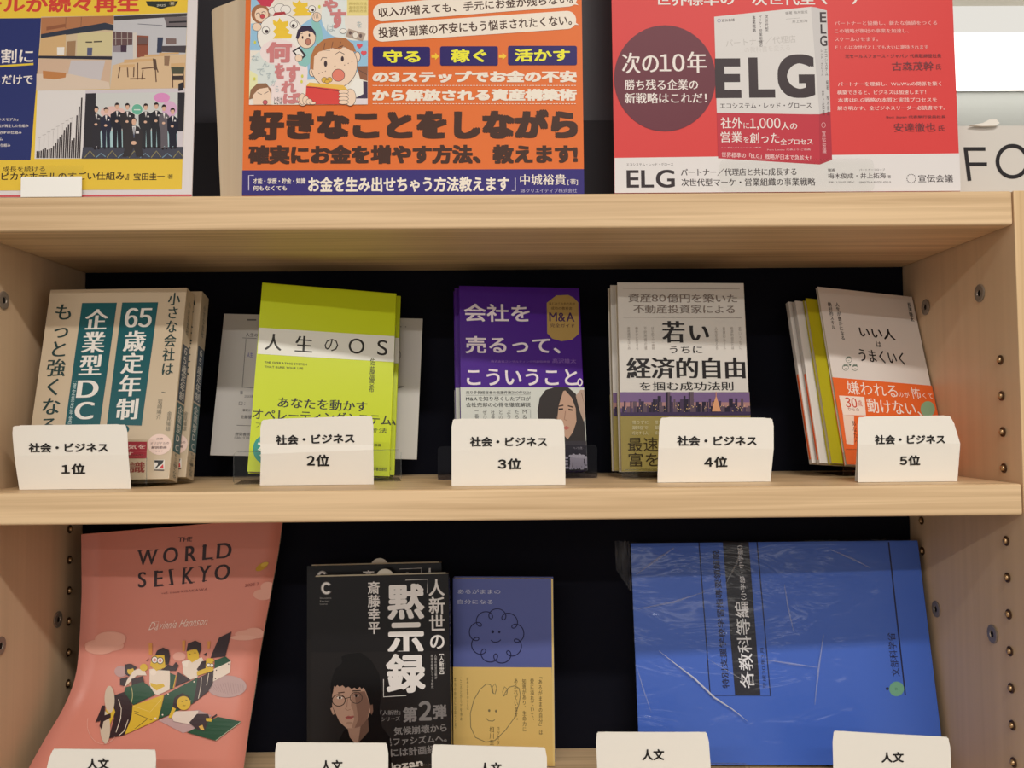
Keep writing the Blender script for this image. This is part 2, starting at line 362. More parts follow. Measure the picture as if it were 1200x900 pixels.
# ================================================================== the bookshelf
W_FRONT = wood('shelf_front_wood', (202, 170, 130), (236, 205, 164), 0, contrast=1.3)
W_SIDE = wood('side_panel_laminate', (208, 178, 144), (220, 190, 156), 2, fine=.5, rough=.45)
W_EDGE = wood('panel_edge_wood', (206, 172, 128), (234, 202, 158), 2, contrast=1.2)
M_NAVY = mat('dark_back_felt', (17, 18, 28), .9, .12, bump=(700, .2, .0003))
M_PIN = mat('pin_metal', (190, 156, 116), .3, metal=.7); M_PINS = mat('pin_sleeve', (92, 66, 46), .4, metal=.4)
M_SCREW = mat('screw_metal', (150, 138, 126), .4, metal=.45); M_DARK = mat('socket_dark', (25, 20, 18), .8)
D = .2065
def shelf_unit(cx, label, detail):
    u = thing('bookshelf', label, 'bookshelf', (cx, 0, 0))
    hw = .4494
    for sx in (-1, 1):
        a, b = sorted((sx*(hw+.0009), sx*(hw+.0225)))
        o = MB().box(a, b, .0, D+.008, -Z0+.002, .2528).obj('side_panel', [W_SIDE, W_EDGE], u, bevel=.0008)
        for p in o.data.polygons:
            if p.normal.y < -.9: p.material_index = 1
    for z1, th, nm in ((.2528, .0299, 1), (0, .0268, 1), (-.2942, .0268, 1), (-.66, .0268, 1), (-1.0, .0268, 1)):
        MB().box(-hw, hw, .0002, D-.0012, z1-th, z1).obj('shelf_board', W_FRONT, u, bevel=.0022)
    MB().box(-hw, hw, D, D+.007, -1.25, .25).obj('back_panel', M_NAVY, u)
    MB().box(-hw, hw, .03, .045, -1.296, -1.03).obj('plinth', W_FRONT, u)
    if not detail: return u
    # shelf pins in their sleeves
    ring = [(math.cos(t), math.sin(t)) for t in [2*math.pi*i/14 for i in range(14)]]
    def lathe(prof, sx, y, z):
        V = []; F = []
        for (r, d) in prof: V += [(sx*(.45-d), y+r*c, z+r*s) for c, s in ring]
        n = 14
        for k in range(len(prof)-1): F += [(k*n+i, k*n+(i+1) % n, (k+1)*n+(i+1) % n, (k+1)*n+i) for i in range(n)]
        F.append(tuple(range((len(prof)-1)*n, len(prof)*n))); return V, F
    def pin(sx, y, z):
        V, F = lathe([(.0044, .0002), (.0044, .0009), (.0034, .0011), (.0032, .0003)], sx, y, z)
        s_ = mesh_obj('pin_sleeve', V, F, M_PINS, u, smooth=False)
        V, F = lathe([(.0024, .0004), (.0024, .0022), (.0018, .0030), (.0008, .0034)], sx, y, z)
        mesh_obj('shelf_pin', V, F, M_PIN, s_, smooth=True)
    for sx in (-1, 1):
        for k in range(0, 13):
            z = .1078-.032*k
            for y in (.0267, .1796):
                if sx > 0 and y > .1 and k > 6: continue
                if -.0268-.004 < z < .004 or -.2942-.0268-.004 < z < -.29: continue
                pin(sx, y, z)
    def screw(px, sx):
        p = on(px, 0, sx*.45); y, z = p[1], p[2]
        V, F = lathe([(.0084, .0002), (.0084, .0007), (.0074, .0012), (.0034, .0012), (.003, .0003)], sx, y, z)
        s_ = mesh_obj('connector_screw', V, F, M_SCREW, u)
        MB().add(*lathe([(.0028, .0004), (.0028, .0005)], sx, y, z)).obj('hex_socket', M_DARK, s_)
    for p in ((1085, 360), (1148.3, 343.5), (1097.3, 713.7), (1163.5, 743)): screw(p, 1)
    for p in ((67.7, 726), (0, 757), (4, 352), (66, 372)): screw(p, -1)
    return u
shelf_unit(0, 'pale wooden bookshelf with dark back holding the books and small white signs', True)
shelf_unit(.945, 'neighbouring pale wooden bookshelf under the right end of the white letter sign', False)
# dark display panel standing on the top board
dp = thing('display_panel', 'dark grey panel standing behind the posters on the top shelf', 'panel', (-.05, .17, .2530))
MB().box(-.42, .40, 0, .012, 0, .42).obj('board', mat('dark_panel', (92, 92, 102), .35, .4), dp, bevel=.002)
MB().box(-.42, .40, -.006, -.0003, 0, .122).obj('lower_rail', mat('dark_rail', (62, 62, 70), .5, .3), dp, bevel=.001)  # added darker strip, paints where the reflection on the panel ends
# pale wooden board behind the orange poster
P = [on(p, 1, .055)[[0, 2]] for p in ((259, 228), (247.5, 13), (251, 9), (283, -3), (340, -16), (640, -16), (640, 228))]
P = [(a, max(b, .2532)) for a, b in P]; P[0] = (P[0][0], .2532); P[-1] = (P[-1][0], .2532)
wb = MB().prism(P, .055, .060, 'xz').obj('backing_board', wood('board_wood', (232, 208, 174), (250, 234, 206), 2, fine=.6, contrast=.8), None, bevel=.0008)
wb.location.z = Z0; wb['label'] = 'pale wooden board standing behind the orange poster, its left edge showing'; wb['category'] = 'board'
# ================================================================== posters on the top shelf
def poster(label, pose, W, H, quad, col, gloss=.3):
    x, y, z, ya, le, ro = pose
    o = thing('poster', label, 'poster', (x, y, z), pose_rot(ya, le, ro), None)
    MB().box(-W/2, W/2, 0, .0012, 0, H).obj('sheet', mat('poster_paper', col, .38, .16), o)
    return o, quad
def extend(quad, pose, W, H, Hq): return quad
# --- red poster
pose = (.2563, .0056, .2542, -.0006, .0182, -.0005)
t, q = poster('tall red poster with a dark circle and a white book picture', pose, .3017, .42, None, (222, 74, 74))
r = Print([(716.8, 0), (1117, 0), (1126.7, 222.5), (720, 226.5)], .3017, .1711, gloss=.38, spec=.16, step=2e-6); r.rng = None
DK = (66, 56, 60); WH = (240, 232, 228)
r.poly([(720, 184.8), (1125.3, 178.5), (1126.8, 222.4), (720.1, 226.4)], (232, 228, 228))
r.text('世界標準の“次世代型マーケ', 769, -3, 1012, -5, 18, WH, 's')
r.crop(3.75, 700, 0)
pts = [(299+226*math.cos(a), 340+235*math.sin(a)) for a in [2*math.pi*i/48 for i in range(48)]]
r.poly([(max(x, 72), y) for x, y in pts], (112, 58, 70))
r.text('次の', 108, 272, 272, 272, 92, WH, 's'); r.text('10年', 275, 270, 485, 268, 94, WH, 's')
r.text('勝ち残る企業の', 120, 370, 447, 366, 46, WH, 's'); r.text('新戦略はこれだ！', 120, 430, 485, 424, 46, WH, 's')
r.text('エコシステム・レッド・グロース', 128, 723, 336, 720, 13, DK)
r.text('ELG', 128, 786, 343, 785, 80, (58, 50, 54), 'b')
r.text('パートナー／代理店と共に成長する', 370, 758, 882, 750, 33, DK, 's'); r.text('次世代型マーケ・営業組織の事業戦略', 372, 802, 965, 796, 34, DK, 's')
r.crop(1, 0, 0)
bw = (222, 219, 218)
r.poly([(838.2, 18.1), (952, 6.8), (958, 8), (962, 133), (915, 133), (841.3, 131.2)], bw)
r.poly([(952, 6.8), (958, 7.6), (970.6, 11.3), (975, 129.8), (962, 133)], (206, 203, 204))
r.poly([(841.3, 131.2), (961.5, 133.2), (962.5, 192), (842.7, 185)], (196, 62, 76)); r.poly([(961.5, 133.2), (975, 129.8), (977, 186.5), (962.5, 192)], (180, 58, 72))
r.crop(7.059, 830, 0)
fa = (196, 192, 190)
r.text('パートナー／代理店', 155, 350, 735, 312, 62, fa, 'n', free=True); r.text('の教科書を変える', 310, 405, 690, 385, 50, (210, 206, 204), 'n', free=True)
r.text('E', 66, 640, 282, 638, 330, DK, 'q', res=6); r.text('L', 345, 634, 562, 634, 334, DK, 'q', res=6); r.text('G', 585, 622, 893, 622, 362, DK, 'q', res=8)
r.text('宣伝会議', 120, 160, 228, 154, 24, DK, 'm', free=True); r.ringline(85, 146, 112, 174, 3, (90, 80, 150))
r.text('次世代型', 493, 112, 495, 248, 28, DK, 'm', vert=True); r.text('マーケ・営業組織の', 440, 115, 450, 380, 26, DK, 'm', vert=True); r.text('事業戦略', 388, 122, 392, 258, 28, DK, 'm', vert=True)
r.text('編著 梅木俊成', 650, 100, 832, 90, 24, (120, 115, 115), free=True); r.line([(655, 150), (770, 140)], 2, (150, 145, 145)); r.text('井上拓海', 705, 172, 832, 164, 24, (140, 135, 135), free=True)
r.text('E', 935, 135, 988, 137, 86, DK, 'b'); r.text('L', 940, 232, 988, 232, 80, DK, 'b'); r.text('G', 937, 330, 996, 332, 86, DK, 'b')
r.text('エコシステム', 984, 402, 992, 618, 22, DK, 'n', vert=True); r.text('レッド・グロース', 948, 402, 958, 618, 20, DK, 'n', vert=True)
r.text('編著　梅木俊成', 994, 655, 1008, 950, 20, DK, vert=True); r.text('井上拓海', 960, 740, 968, 950, 20, DK, vert=True)
r.crop(7.059, 830, 110)
r.text('エコシステム・レッド・グロース', 106, 92, 866, 86, 48, DK, 'm')
r.text('社外', 112, 232, 295, 236, 92, WH, 'm'); r.text('に', 303, 256, 350, 257, 48, WH); r.text('1,000', 355, 240, 608, 244, 96, WH, 'm'); r.text('人の', 615, 256, 748, 262, 62, WH, 'm')
r.text('営業', 112, 350, 292, 352, 88, WH, 'm'); r.text('を', 302, 372, 348, 373, 48, WH); r.text('創った', 355, 356, 600, 362, 88, WH, 'm'); r.text('全プロセス', 608, 386, 876, 392, 50, WH, 'm')
r.text('トータルソリューション事業', 120, 432, 450, 447, 12, (235, 200, 200)); r.text('Port Lumina 代表より ご推薦', 500, 450, 858, 462, 16, (235, 200, 200))
r.text('世界標準の「ELG」戦略が日本で急拡大！', 120, 498, 862, 526, 44, (238, 205, 205), 's', free=True)
r.text('宣伝会議', 965, 300, 977, 485, 32, (235, 190, 195), vert=True); r.ringline(950, 232, 982, 272, 4, (225, 170, 175))
r.crop(5.294, 960, 0)
PL = (248, 190, 186); GY = (120, 66, 72)
for tx, x1, y, x2 in (('パートナーと協働し、新たな価値をつくる', 105, 142, 735), ('この戦略が御社の事業を加速し、', 105, 190, 560), ('スケールさせます。', 105, 241, 372), ('ＥＬＧは次世代としても大いに期待されます', 110, 292, 682)):
    r.text(tx, x1, y, x2, y-6, 26, PL, 'm')
r.text('元セールスフォース・ジャパン 代表取締役社長', 170, 347, 762, 338, 24, GY, 'm'); r.text('古森茂幹', 460, 408, 715, 402, 54, GY, 'm'); r.text('氏', 730, 410, 762, 409, 34, GY)
for tx, x1, y, x2 in (('パートナーを理解し、WinWinの関係を築く', 125, 518, 762), ('構築できると、ビジネスは加速します！', 120, 570, 668), ('本書はELG戦略の本質と実践プロセスを', 125, 617, 736), ('解き明かす、全ビジネスリーダー必読書です。', 122, 667, 786)):
    r.text(tx, x1, y, x2, y-5, 27, (255, 215, 210), 'm')
r.text('Box Japan 代表執行役員社長', 425, 722, 790, 719, 20, GY, 'm'); r.text('安達徹也', 472, 785, 728, 784, 54, GY, 'm'); r.text('氏', 745, 790, 785, 790, 34, GY)
r.crop(3.75, 940, 0)
r.text('電通', 120, 744, 150, 744, 12, DK, 'm'); r.text('パートナープロップ', 258, 743, 370, 742, 10, DK); r.text('梅木俊成・井上拓海', 120, 770, 374, 769, 25, DK, 'm'); r.text('著', 382, 773, 396, 773, 14, DK)
r.text('定価：2,200円（税込）', 122, 798, 236, 797, 9, DK); r.text('ISBN978-4-88335-656-8', 258, 798, 396, 797, 9, DK)
for i in range(16):
    a = 2*math.pi*i/16; r.ell(485+19*math.cos(a)-2.4, 781+19*math.sin(a)-2.4, 485+19*math.cos(a)+2.4, 781+19*math.sin(a)+2.4, DK, n=8)
r.text('宣伝会議', 515, 781, 667, 779, 34, DK, 'm')
r.obj('printed_layout', t)
# --- orange poster
pose = (-.0695, .0083, .2542, .0001, .0353, -.0032)
t, q = poster('orange poster with a comic picture and bold brown Japanese headline', pose, .2973, .42, None, (232, 118, 54))
r = Print([(287.5, 0), (682, 0), (684.5, 226.5), (283, 228.5)], .2973, .1752, gloss=.38, spec=.16, step=2e-6)
BR = (72, 44, 34); CR = (246, 236, 222)
r.poly([(283.5, 198.5), (684.2, 196.5), (684.5, 226.4), (283, 228.4)], (56, 46, 124))
r.text('好きなことをしながら', 291, 146.5, 677, 143, 35.5, BR, 'X', res=5); r.text('確実にお金を増やす方法、教えます!', 290.5, 181, 677, 178, 22.5, BR, 'x', res=4)
r.line([(297, 204.5), (291, 204.5), (291, 222)], .9, (220, 215, 235))
r.text('才能・学歴・貯金・知識', 296, 211.5, 358, 210.7, 6.5, CR, 'b'); r.text('何もなくても', 296, 219.7, 336, 219.3, 6, CR, 'b')
r.text('お金を生み出せちゃう方法教えます', 361, 215.5, 597, 213.8, 18, CR, 'h'); r.line([(604, 207), (604, 222), (600, 222)], 1, (220, 215, 235))
r.text('中城裕貴', 609.5, 209.3, 663, 208.6, 12.5, CR, 'm'); r.text('[著]', 665, 212, 677, 211.5, 7, CR); r.text('SBクリエイティブ株式会社', 610, 222, 676, 221.5, 5, (190, 185, 215))
r.crop(3.748, 430, 0)
def bubble(x0, y0, x1, y1, h):
    d = np.array([x1-x0, y1-y0], float); L = np.linalg.norm(d); d /= L; n = np.array([-d[1], d[0]]); P = []
    for c, a0 in ((np.array([x1, y1])-d*h/2, -90), (np.array([x0, y0])+d*h/2, 90)):
        for i in range(11):
            a = math.radians(a0+18*i); P.append(tuple(c+d*h/2*math.cos(a)+n*h/2*math.sin(a)))
    r.poly(P, CR)
bubble(28, 52, 925, -18, 78); r.poly([(905, -10), (930, 18), (915, 15), (880, 15)], CR); r.text('収入が増えても、手元にお金が残らない。', 52, 49, 905, -11, 42, BR, 'b', free=True)
bubble(28, 140, 920, 80, 80); r.poly([(900, 80), (932, 105), (918, 104), (885, 106)], CR); r.text('投資や副業の不安にもう悩まされたくない。', 52, 139, 900, 82, 46, BR, 'b', free=True)
NV = (40, 26, 104); YL = (244, 240, 60)
def rr(x0, y0, x1, y1, c, rad=9): r.poly(rrect(x0, x1, y0, y1, rad), c)
rr(26, 200, 279, 285, NV); rr(323, 198, 577, 283, NV); rr(621, 196, 923, 281, NV)
r.text('守る', 72, 243, 237, 242, 56, YL, 'h'); r.text('稼ぐ', 370, 240, 528, 240, 58, YL, 'h'); r.text('活かす', 650, 238, 893, 237, 56, YL, 'h')
for x in (285, 581): r.poly([(x, 235), (x+16, 235), (x+16, 226), (x+34, 242), (x+16, 259), (x+16, 249), (x, 249)], (250, 205, 60))
r.text('の３ステップでお金の不安', 25, 333, 922, 330, 52, CR, 'x'); r.text('から解放される資産構築術', 25, 413, 922, 411, 52, CR, 'x')
for y in (371, 451):
    for x in range(26, 920, 13): r.rect(x, y-1.6, x+8, y+1.2, CR)
# comic picture
r.crop(6.925, 280, 0)
SK = (248, 220, 196); OL = (70, 56, 62); LB = (158, 204, 236)
r.poly([(97, -14), (1052, -14), (1047, 840), (80, 843)], (244, 238, 228))
r.poly([(97, 180), (230, 180), (230, 400), (86, 400)], LB); r.poly([(97, -14), (200, -14), (150, 60), (97, 90)], LB); r.poly([(640, 100), (790, 290), (930, 320), (1050, 320), (1048, 540), (900, 600), (560, 640), (420, 560), (500, 200)], LB)
r.ell(670, -60, 1000, 300, (232, 240, 240)); r.ell(860, 0, 1048, 300, (240, 232, 224)); r.rect(880, -14, 1051, 118, (240, 224, 150))
r.ell(170, 310, 560, 840, (248, 232, 232)); r.ell(88, 400, 330, 700, (226, 234, 232)); r.poly([(84, 560), (150, 600), (150, 720), (81, 800)], (240, 240, 190))
r.ell(100, 25, 250, 180, (170, 116, 84)); r.ell(128, 52, 238, 168, SK); r.poly([(140, -14), (290, -14), (250, 45), (180, 35)], (208, 68, 92))
for a in ((140, 95, 170, 122), (185, 85, 215, 112)): r.ringline(*a, 5, OL, 190, 350)
r.ell(172, 104, 208, 140, (212, 84, 92), OL)
r.ell(150, 104, 520, 460, (248, 244, 238), OL, 4); r.ell(170, 310, 480, 520, (248, 232, 232))
r.ell(240, 50, 330, 110, (246, 242, 236), OL); r.ell(285, 22, 380, 100, (246, 242, 236), OL); r.ell(340, 35, 420, 100, (246, 242, 236), OL); r.poly([(275, 122), (290, 92), (370, 84), (384, 104)], (180, 66, 72))
for a, b in (((190, 208, 246, 266), (210, 232, 240, 260)), ((418, 162, 474, 218), (428, 186, 456, 214)), ((568, 38, 622, 90), (590, 60, 612, 84))): r.ell(*a, (248, 246, 240), OL, 4); r.ell(*b, OL)
ST = [(275, 150), (312, 168), (330, 135), (352, 168), (400, 160), (400, 200), (378, 214), (412, 238), (395, 262), (432, 270), (425, 302), (275, 306), (302, 272), (276, 246), (306, 215), (278, 186)]
r.poly(ST, (246, 208, 70)); r.poly([(x+160, y*.75-110) for x, y in ST], (246, 208, 70))
r.ell(110, 178, 180, 240, SK, OL)
r.poly([(590, 160), (645, 150), (672, 220), (690, 330), (630, 350), (600, 240)], (150, 206, 204)); r.ell(598, 92, 668, 168, SK, OL)
for x in (608, 624, 640): r.line([(x, 98), (x+6, 140)], 3, OL)
r.poly([(490, 385), (625, 365), (605, 480), (545, 535), (490, 520), (470, 480)], (150, 206, 204))
r.ell(475, 210, 622, 382, SK, OL, 4); r.poly([(462, 300), (478, 235), (515, 200), (585, 202), (622, 250), (628, 290), (600, 255), (560, 240), (505, 252), (482, 310)], (60, 50, 76))
r.ell(511, 282, 525, 308, OL); r.ell(566, 264, 580, 290, OL); r.ell(543, 306, 582, 356, (196, 130, 112), OL, 4); r.line([(500, 268), (520, 260)], 4, OL); r.line([(556, 250), (580, 246)], 4, OL)
r.poly([(432, 406), (490, 370), (548, 442), (500, 486)], (60, 52, 60)); r.poly([(450, 410), (486, 388), (528, 442), (496, 466)], (246, 244, 240)); r.ell(458, 434, 514, 492, SK, OL)
r.poly([(960, 530), (1048, 528), (1046, 650), (985, 630)], (150, 100, 76)); r.line([(975, 560), (1044, 600)], 4, OL)
r.poly([(890, 720), (950, 620), (1010, 650), (1012, 760), (950, 780)], (246, 244, 238)); r.poly([(1010, 650), (1046, 655), (1046, 792), (940, 792), (1012, 755)], (70, 58, 86)); r.rect(950, 792, 1046, 838, (236, 226, 232))
r.ell(574, 540, 626, 612, SK, OL, 4); r.ell(940, 415, 986, 492, SK, OL, 4); r.ell(585, 322, 962, 708, SK, OL, 4)
r.poly([(578, 545), (583, 450), (618, 370), (690, 312), (780, 292), (870, 302), (930, 352), (955, 415), (905, 402), (852, 368), (822, 398), (762, 380), (702, 398), (652, 412), (612, 452), (606, 560)], (186, 124, 80))
for a in ((700, 340, 740, 400), (765, 330, 800, 385), (830, 330, 870, 372)): r.line([(a[0], a[1]), (a[0]-12, a[3]), (a[2], a[3]+2)], 4, OL)
r.ell(692, 484, 718, 534, OL); r.ell(830, 448, 854, 492, OL); r.line([(666, 482), (680, 458), (716, 462)], 5, OL); r.line([(786, 432), (818, 412), (858, 432)], 5, OL)
r.line([(805, 380), (850, 360)], 4, OL); r.ell(760, 555, 858, 650, (234, 136, 118), OL, 4); r.ell(776, 524, 786, 534, OL)
for x, y in ((652, 590), (678, 580), (704, 570), (860, 520), (890, 507), (920, 492)): r.ell(x-4, y-4, x+4, y+4, (110, 76, 66), n=10)
for x0, y0, x1, y1 in ((674, 620, 716, 662), (716, 620, 758, 658), (700, 640, 735, 668)): r.ell(x0, y0, x1, y1, (230, 184, 76), OL, 3)
r.ell(478, 760, 560, 850, SK, OL); r.ell(860, 715, 950, 850, SK, OL)
r.poly([(548, 688), (870, 720), (852, 840), (538, 840)], (226, 76, 72)); r.poly([(548, 690), (572, 662), (850, 684), (886, 720), (872, 732), (800, 715), (620, 696)], (242, 196, 88)); r.line([(548, 700), (620, 704), (860, 738)], 4, OL)
for k in range(4): r.ell(492+k*28, 752+k*22, 540+k*28, 840, SK, OL); r.ell(812, 722+k*28, 890, 754+k*28, SK, OL)
r.poly([(892, 224), (1032, 266), (1006, 326), (868, 286)], (186, 166, 152)); r.ell(926, 254, 970, 300, (240, 232, 222), OL); r.ell(894, 244, 918, 274, (110, 90, 90)); r.ell(978, 266, 1002, 298, (110, 90, 90)); r.ell(822, 226, 874, 262, (248, 244, 238), OL)
r.poly([(82, 800), (95, 720), (150, 670), (220, 668), (264, 720), (262, 790), (150, 780)], (152, 112, 84)); r.poly([(110, 770), (160, 715), (235, 702), (262, 760), (262, 842), (120, 842)], SK)
r.line([(150, 745), (185, 760)], 4, OL); r.line([(205, 755), (240, 735)], 4, OL); r.ell(195, 806, 230, 840, (205, 100, 108), OL)
for x, y in ((982, 364), (1016, 424)):
    r.ell(x-24, y-18, x+2, y+8, (232, 92, 104)); r.ell(x-2, y-18, x+24, y+8, (232, 92, 104)); r.poly([(x-22, y), (x+22, y), (x, y+24)], (232, 92, 104))
PK = (214, 136, 138); PW = (250, 236, 234)
for ch, x0, y0, x1, y1 in (('何', 222, 332, 430, 500), ('を', 290, 506, 372, 632), ('す', 384, 520, 496, 662), ('れ', 342, 650, 468, 748), ('ば', 358, 748, 500, 836), ('や', 684, -14, 806, 88), ('す', 742, 68, 872, 222)):
    r.text(ch, x0, (y0+y1)/2, x1, (y0+y1)/2, y1-y0, PK, 'x'); r.text(ch, x0+8, (y0+y1)/2, x1-8, (y0+y1)/2, y1-y0-18, PW, 'b')
for ch, x0, y0, x1, y1 in (('な', 100, 440, 160, 490), ('ん', 190, 488, 246, 536), ('で', 146, 548, 206, 606), ('す', 222, 580, 262, 640), ('か', 262, 640, 305, 690), ('ら', 296, 690, 325, 740), ('は', 716, 190, 780, 250), ('を', 960, 165, 1000, 215)):
    r.text(ch, x0, (y0+y1)/2, x1, (y0+y1)/2, y1-y0, (186, 200, 204), 'n')
for y in (40, 70, 100): r.text('具体的方法', 895, y-20, 1040, y-20, 22, (206, 190, 120))
r.text('ときは', 285, 805, 350, 812, 60, OL, 'n')
for x, y in ((130, 335), (125, 632), (515, 610), (510, 655), (655, 45)): r.ell(x-10, y-14, x+10, y+14, (222, 220, 90), n=8)
r.obj('printed_layout', t)
# --- yellow and navy poster, left
pose = (-.4085, .0062, .2540, -.0183, .039, -.0069)
t, q = poster('yellow and navy poster with room photos and a rising bar chart', pose, .2974, .42, None, (232, 226, 228))
r = Print([(-166, 2), (231, 0), (222, 228), (-180, 231.5)], .2974, .1741, gloss=.38, spec=.16, step=2e-6)
YE = (240, 204, 72)
r.poly([(-166, -8), (220, -8), (210.5, 219.5), (-180, 224)], YE); r.poly([(-180, 228.5), (222, 225.4), (222, 227.6), (-180, 231.2)], (214, 96, 104))
r.crop(3.75, 0, 0)
r.poly([(-620, 74), (180, 68), (128, 697), (-660, 706)], (46, 56, 116))
r.text('ホテルが続々再生', -190, 16, 612, -4, 76, (214, 74, 62), 'h')
r.poly([(640, -6), (648, 14), (680, 20), (708, 30), (736, 20), (768, 16), (782, -6)], (52, 58, 54)); r.text('2025', 688, 13, 728, 12, 9, (225, 225, 210), 'm'); r.ell(742, -8, 770, 16, (110, 100, 70)); r.text('賞', 748, 4, 764, 4, 12, (236, 224, 190))
r.text('を役割に', -150, 243, 143, 232, 64, WH, 'b'); r.poly([(-150, 288), (143, 268), (143, 277), (-150, 297)], (232, 202, 70)); r.text('するだけで', -90, 344, 140, 340, 42, WH, 'b')
for tx, x1, y in (('ビジネスモデル」', 74, 518), ('客が再生した仕組み', 120, 546), ('満足UPの仕組み', 90, 575), ('テム', 6, 604), ('育つ仕組み', 40, 632)): r.text(tx, x1-len(tx)*15, y+1, x1, y, 14, WH, 'm')
r.text('今、成長を続ける', -60, 742, 192, 731, 22, (60, 46, 36), 'm'); r.text('『ピカピカなホテルのすごい仕組み』', -110, 770, 560, 766, 36, (60, 46, 36), 'b'); r.text('宝田圭一', 580, 768, 716, 768, 33, (60, 46, 36), 'b'); r.text('著', 728, 768, 752, 768, 20, (60, 46, 36), 'm')
r.poly([(160, 390), (372, 388), (355, 690), (146, 692)], (230, 226, 226))
r.poly([(178, 62), (500, 58), (480, 384), (160, 390)], (212, 192, 162)); r.poly([(500, 56), (822, 45), (806, 380), (480, 384)], (200, 200, 206)); r.poly([(372, 388), (808, 378), (794, 688), (355, 691)], (216, 208, 216))
r.crop(5.217, 0, 0)
r.poly([(248, 92), (694, 80), (692, 135), (640, 125), (245, 195)], (182, 124, 88)); r.line([(400, 90), (398, 160)], 3, (120, 84, 66)); r.line([(496, 88), (492, 145)], 3, (120, 84, 66)); r.poly([(280, 150), (400, 130), (400, 150), (280, 172)], (150, 96, 70))
r.poly([(245, 195), (640, 124), (692, 138), (692, 172), (640, 168), (245, 220)], (56, 62, 78)); r.poly([(245, 220), (400, 196), (395, 330), (236, 330)], (216, 180, 132)); r.poly([(405, 240), (460, 235), (455, 330), (400, 330)], (164, 130, 98)); r.poly([(470, 190), (685, 180), (680, 325), (466, 330)], (214, 202, 158))
r.poly([(232, 328), (682, 332), (680, 352), (230, 344)], (52, 52, 64)); r.poly([(230, 346), (680, 354), (660, 520), (222, 530)], (214, 184, 160)); r.poly([(430, 356), (640, 356), (610, 480), (410, 440)], (206, 200, 204)); r.poly([(218, 440), (420, 440), (660, 490), (668, 532), (216, 544)], (224, 204, 186))
r.poly([(256, 420), (400, 434), (396, 462), (330, 474), (258, 466)], (196, 134, 84)); r.poly([(345, 275), (390, 275), (388, 322), (345, 322)], (240, 236, 230)); r.poly([(530, 278), (562, 278), (558, 328), (528, 328)], (92, 96, 130)); r.line([(520, 244), (560, 244)], 8, (84, 76, 66)); r.line([(570, 242), (620, 240)], 8, (84, 76, 66))
r.poly([(695, 84), (1142, 66), (1140, 84), (695, 112)], (70, 66, 70)); r.poly([(1000, 90), (1140, 86), (1140, 155), (1020, 155)], (120, 112, 116)); r.line([(1015, 150), (1140, 150)], 10, (46, 44, 50)); r.line([(1030, 122), (1140, 118)], 10, (46, 44, 50)); r.line([(840, 132), (990, 142)], 4, (120, 122, 132))
r.poly([(690, 178), (808, 186), (806, 262), (690, 268)], (108, 84, 86))
for k in range(3): r.line([(705+k*36, 182), (705+k*36, 262)], 4, (180, 170, 166))
r.line([(692, 222), (808, 222)], 4, (180, 170, 166)); r.poly([(688, 268), (735, 268), (735, 306), (688, 306)], (150, 140, 150)); r.poly([(735, 264), (772, 264), (770, 306), (735, 306)], (74, 56, 74)); r.poly([(810, 186), (832, 186), (830, 350), (810, 350)], (220, 210, 200))
r.poly([(834, 202), (906, 206), (900, 335), (832, 340)], (150, 88, 70)); r.line([(835, 262), (903, 262)], 4, (90, 56, 50)); r.poly([(840, 212), (900, 215), (898, 255), (838, 255)], (116, 92, 90)); r.poly([(960, 215), (995, 215), (985, 310), (955, 310)], (60, 68, 92))
r.poly([(1010, 220), (1075, 222), (1075, 258), (1010, 258)], (130, 110, 108)); r.poly([(985, 268), (1135, 266), (1130, 310), (985, 305)], (78, 72, 78))
r.poly([(684, 388), (860, 335), (1132, 318), (1126, 528), (668, 534)], (222, 192, 156))
for P in ([(755, 352), (935, 345), (938, 358), (755, 374)], [(880, 322), (1000, 318), (1000, 330), (880, 338)], [(970, 310), (1090, 308), (1090, 318), (970, 322)], [(1040, 376), (1128, 372), (1126, 396), (1040, 400)], [(725, 385), (820, 380), (820, 400), (725, 402)]): r.poly(P, (216, 178, 132))
for a in ([(838, 372), (836, 475)], [(790, 470), (884, 468)], [(935, 350), (962, 430)], [(860, 408), (940, 400)], [(945, 400), (950, 490)], [(870, 415), (862, 475)], [(730, 400), (718, 465)], [(775, 402), (778, 460)], [(815, 400), (812, 460)], [(1050, 440), (1050, 525)], [(1115, 400), (1118, 525)]): r.line(a, 7, (106, 78, 64))
r.poly([(1040, 398), (1124, 398), (1118, 440), (1046, 440)], (84, 86, 72)); r.poly([(1046, 452), (1120, 450), (1116, 478), (1048, 478)], (66, 56, 56)); r.poly([(930, 345), (950, 350), (958, 415), (936, 415)], (96, 76, 66)); r.poly([(1000, 330), (1035, 330), (1028, 390), (1000, 388)], (150, 120, 96)); r.poly([(1085, 500), (1115, 490), (1114, 540), (1084, 545)], (48, 46, 54))
r.crop(4.8, 0, 110)
hs = [38, 38, 41, 48, 56, 46, 50, 54, 68, 86, 106, 118, 131, 158, 172, 190, 200, 100, 112, 240, 290, 340]
for i, hgt in enumerate(hs):
    x = 197+i*11.4+ (352-hgt)*.0; r.poly([(x, 353), (x+7.6, 353), (x+7.6+hgt*.045, 352-hgt), (x+hgt*.045, 352-hgt)], (56, 46, 50))
for i in range(8): r.line([(206+i*26, 240-i*16), (225+i*26, 236-i*16)], 2, (176, 172, 172)); r.line([(216+i*26, 244-i*16), (214+i*26, 320-i*14)], 1.5, (198, 194, 194))
r.poly([(478, -12), (535, -14), (530, 292), (462, 300)], (52, 50, 56)); r.poly([(995, -18), (1034, -18), (1024, 200), (985, 200)], (46, 44, 52))
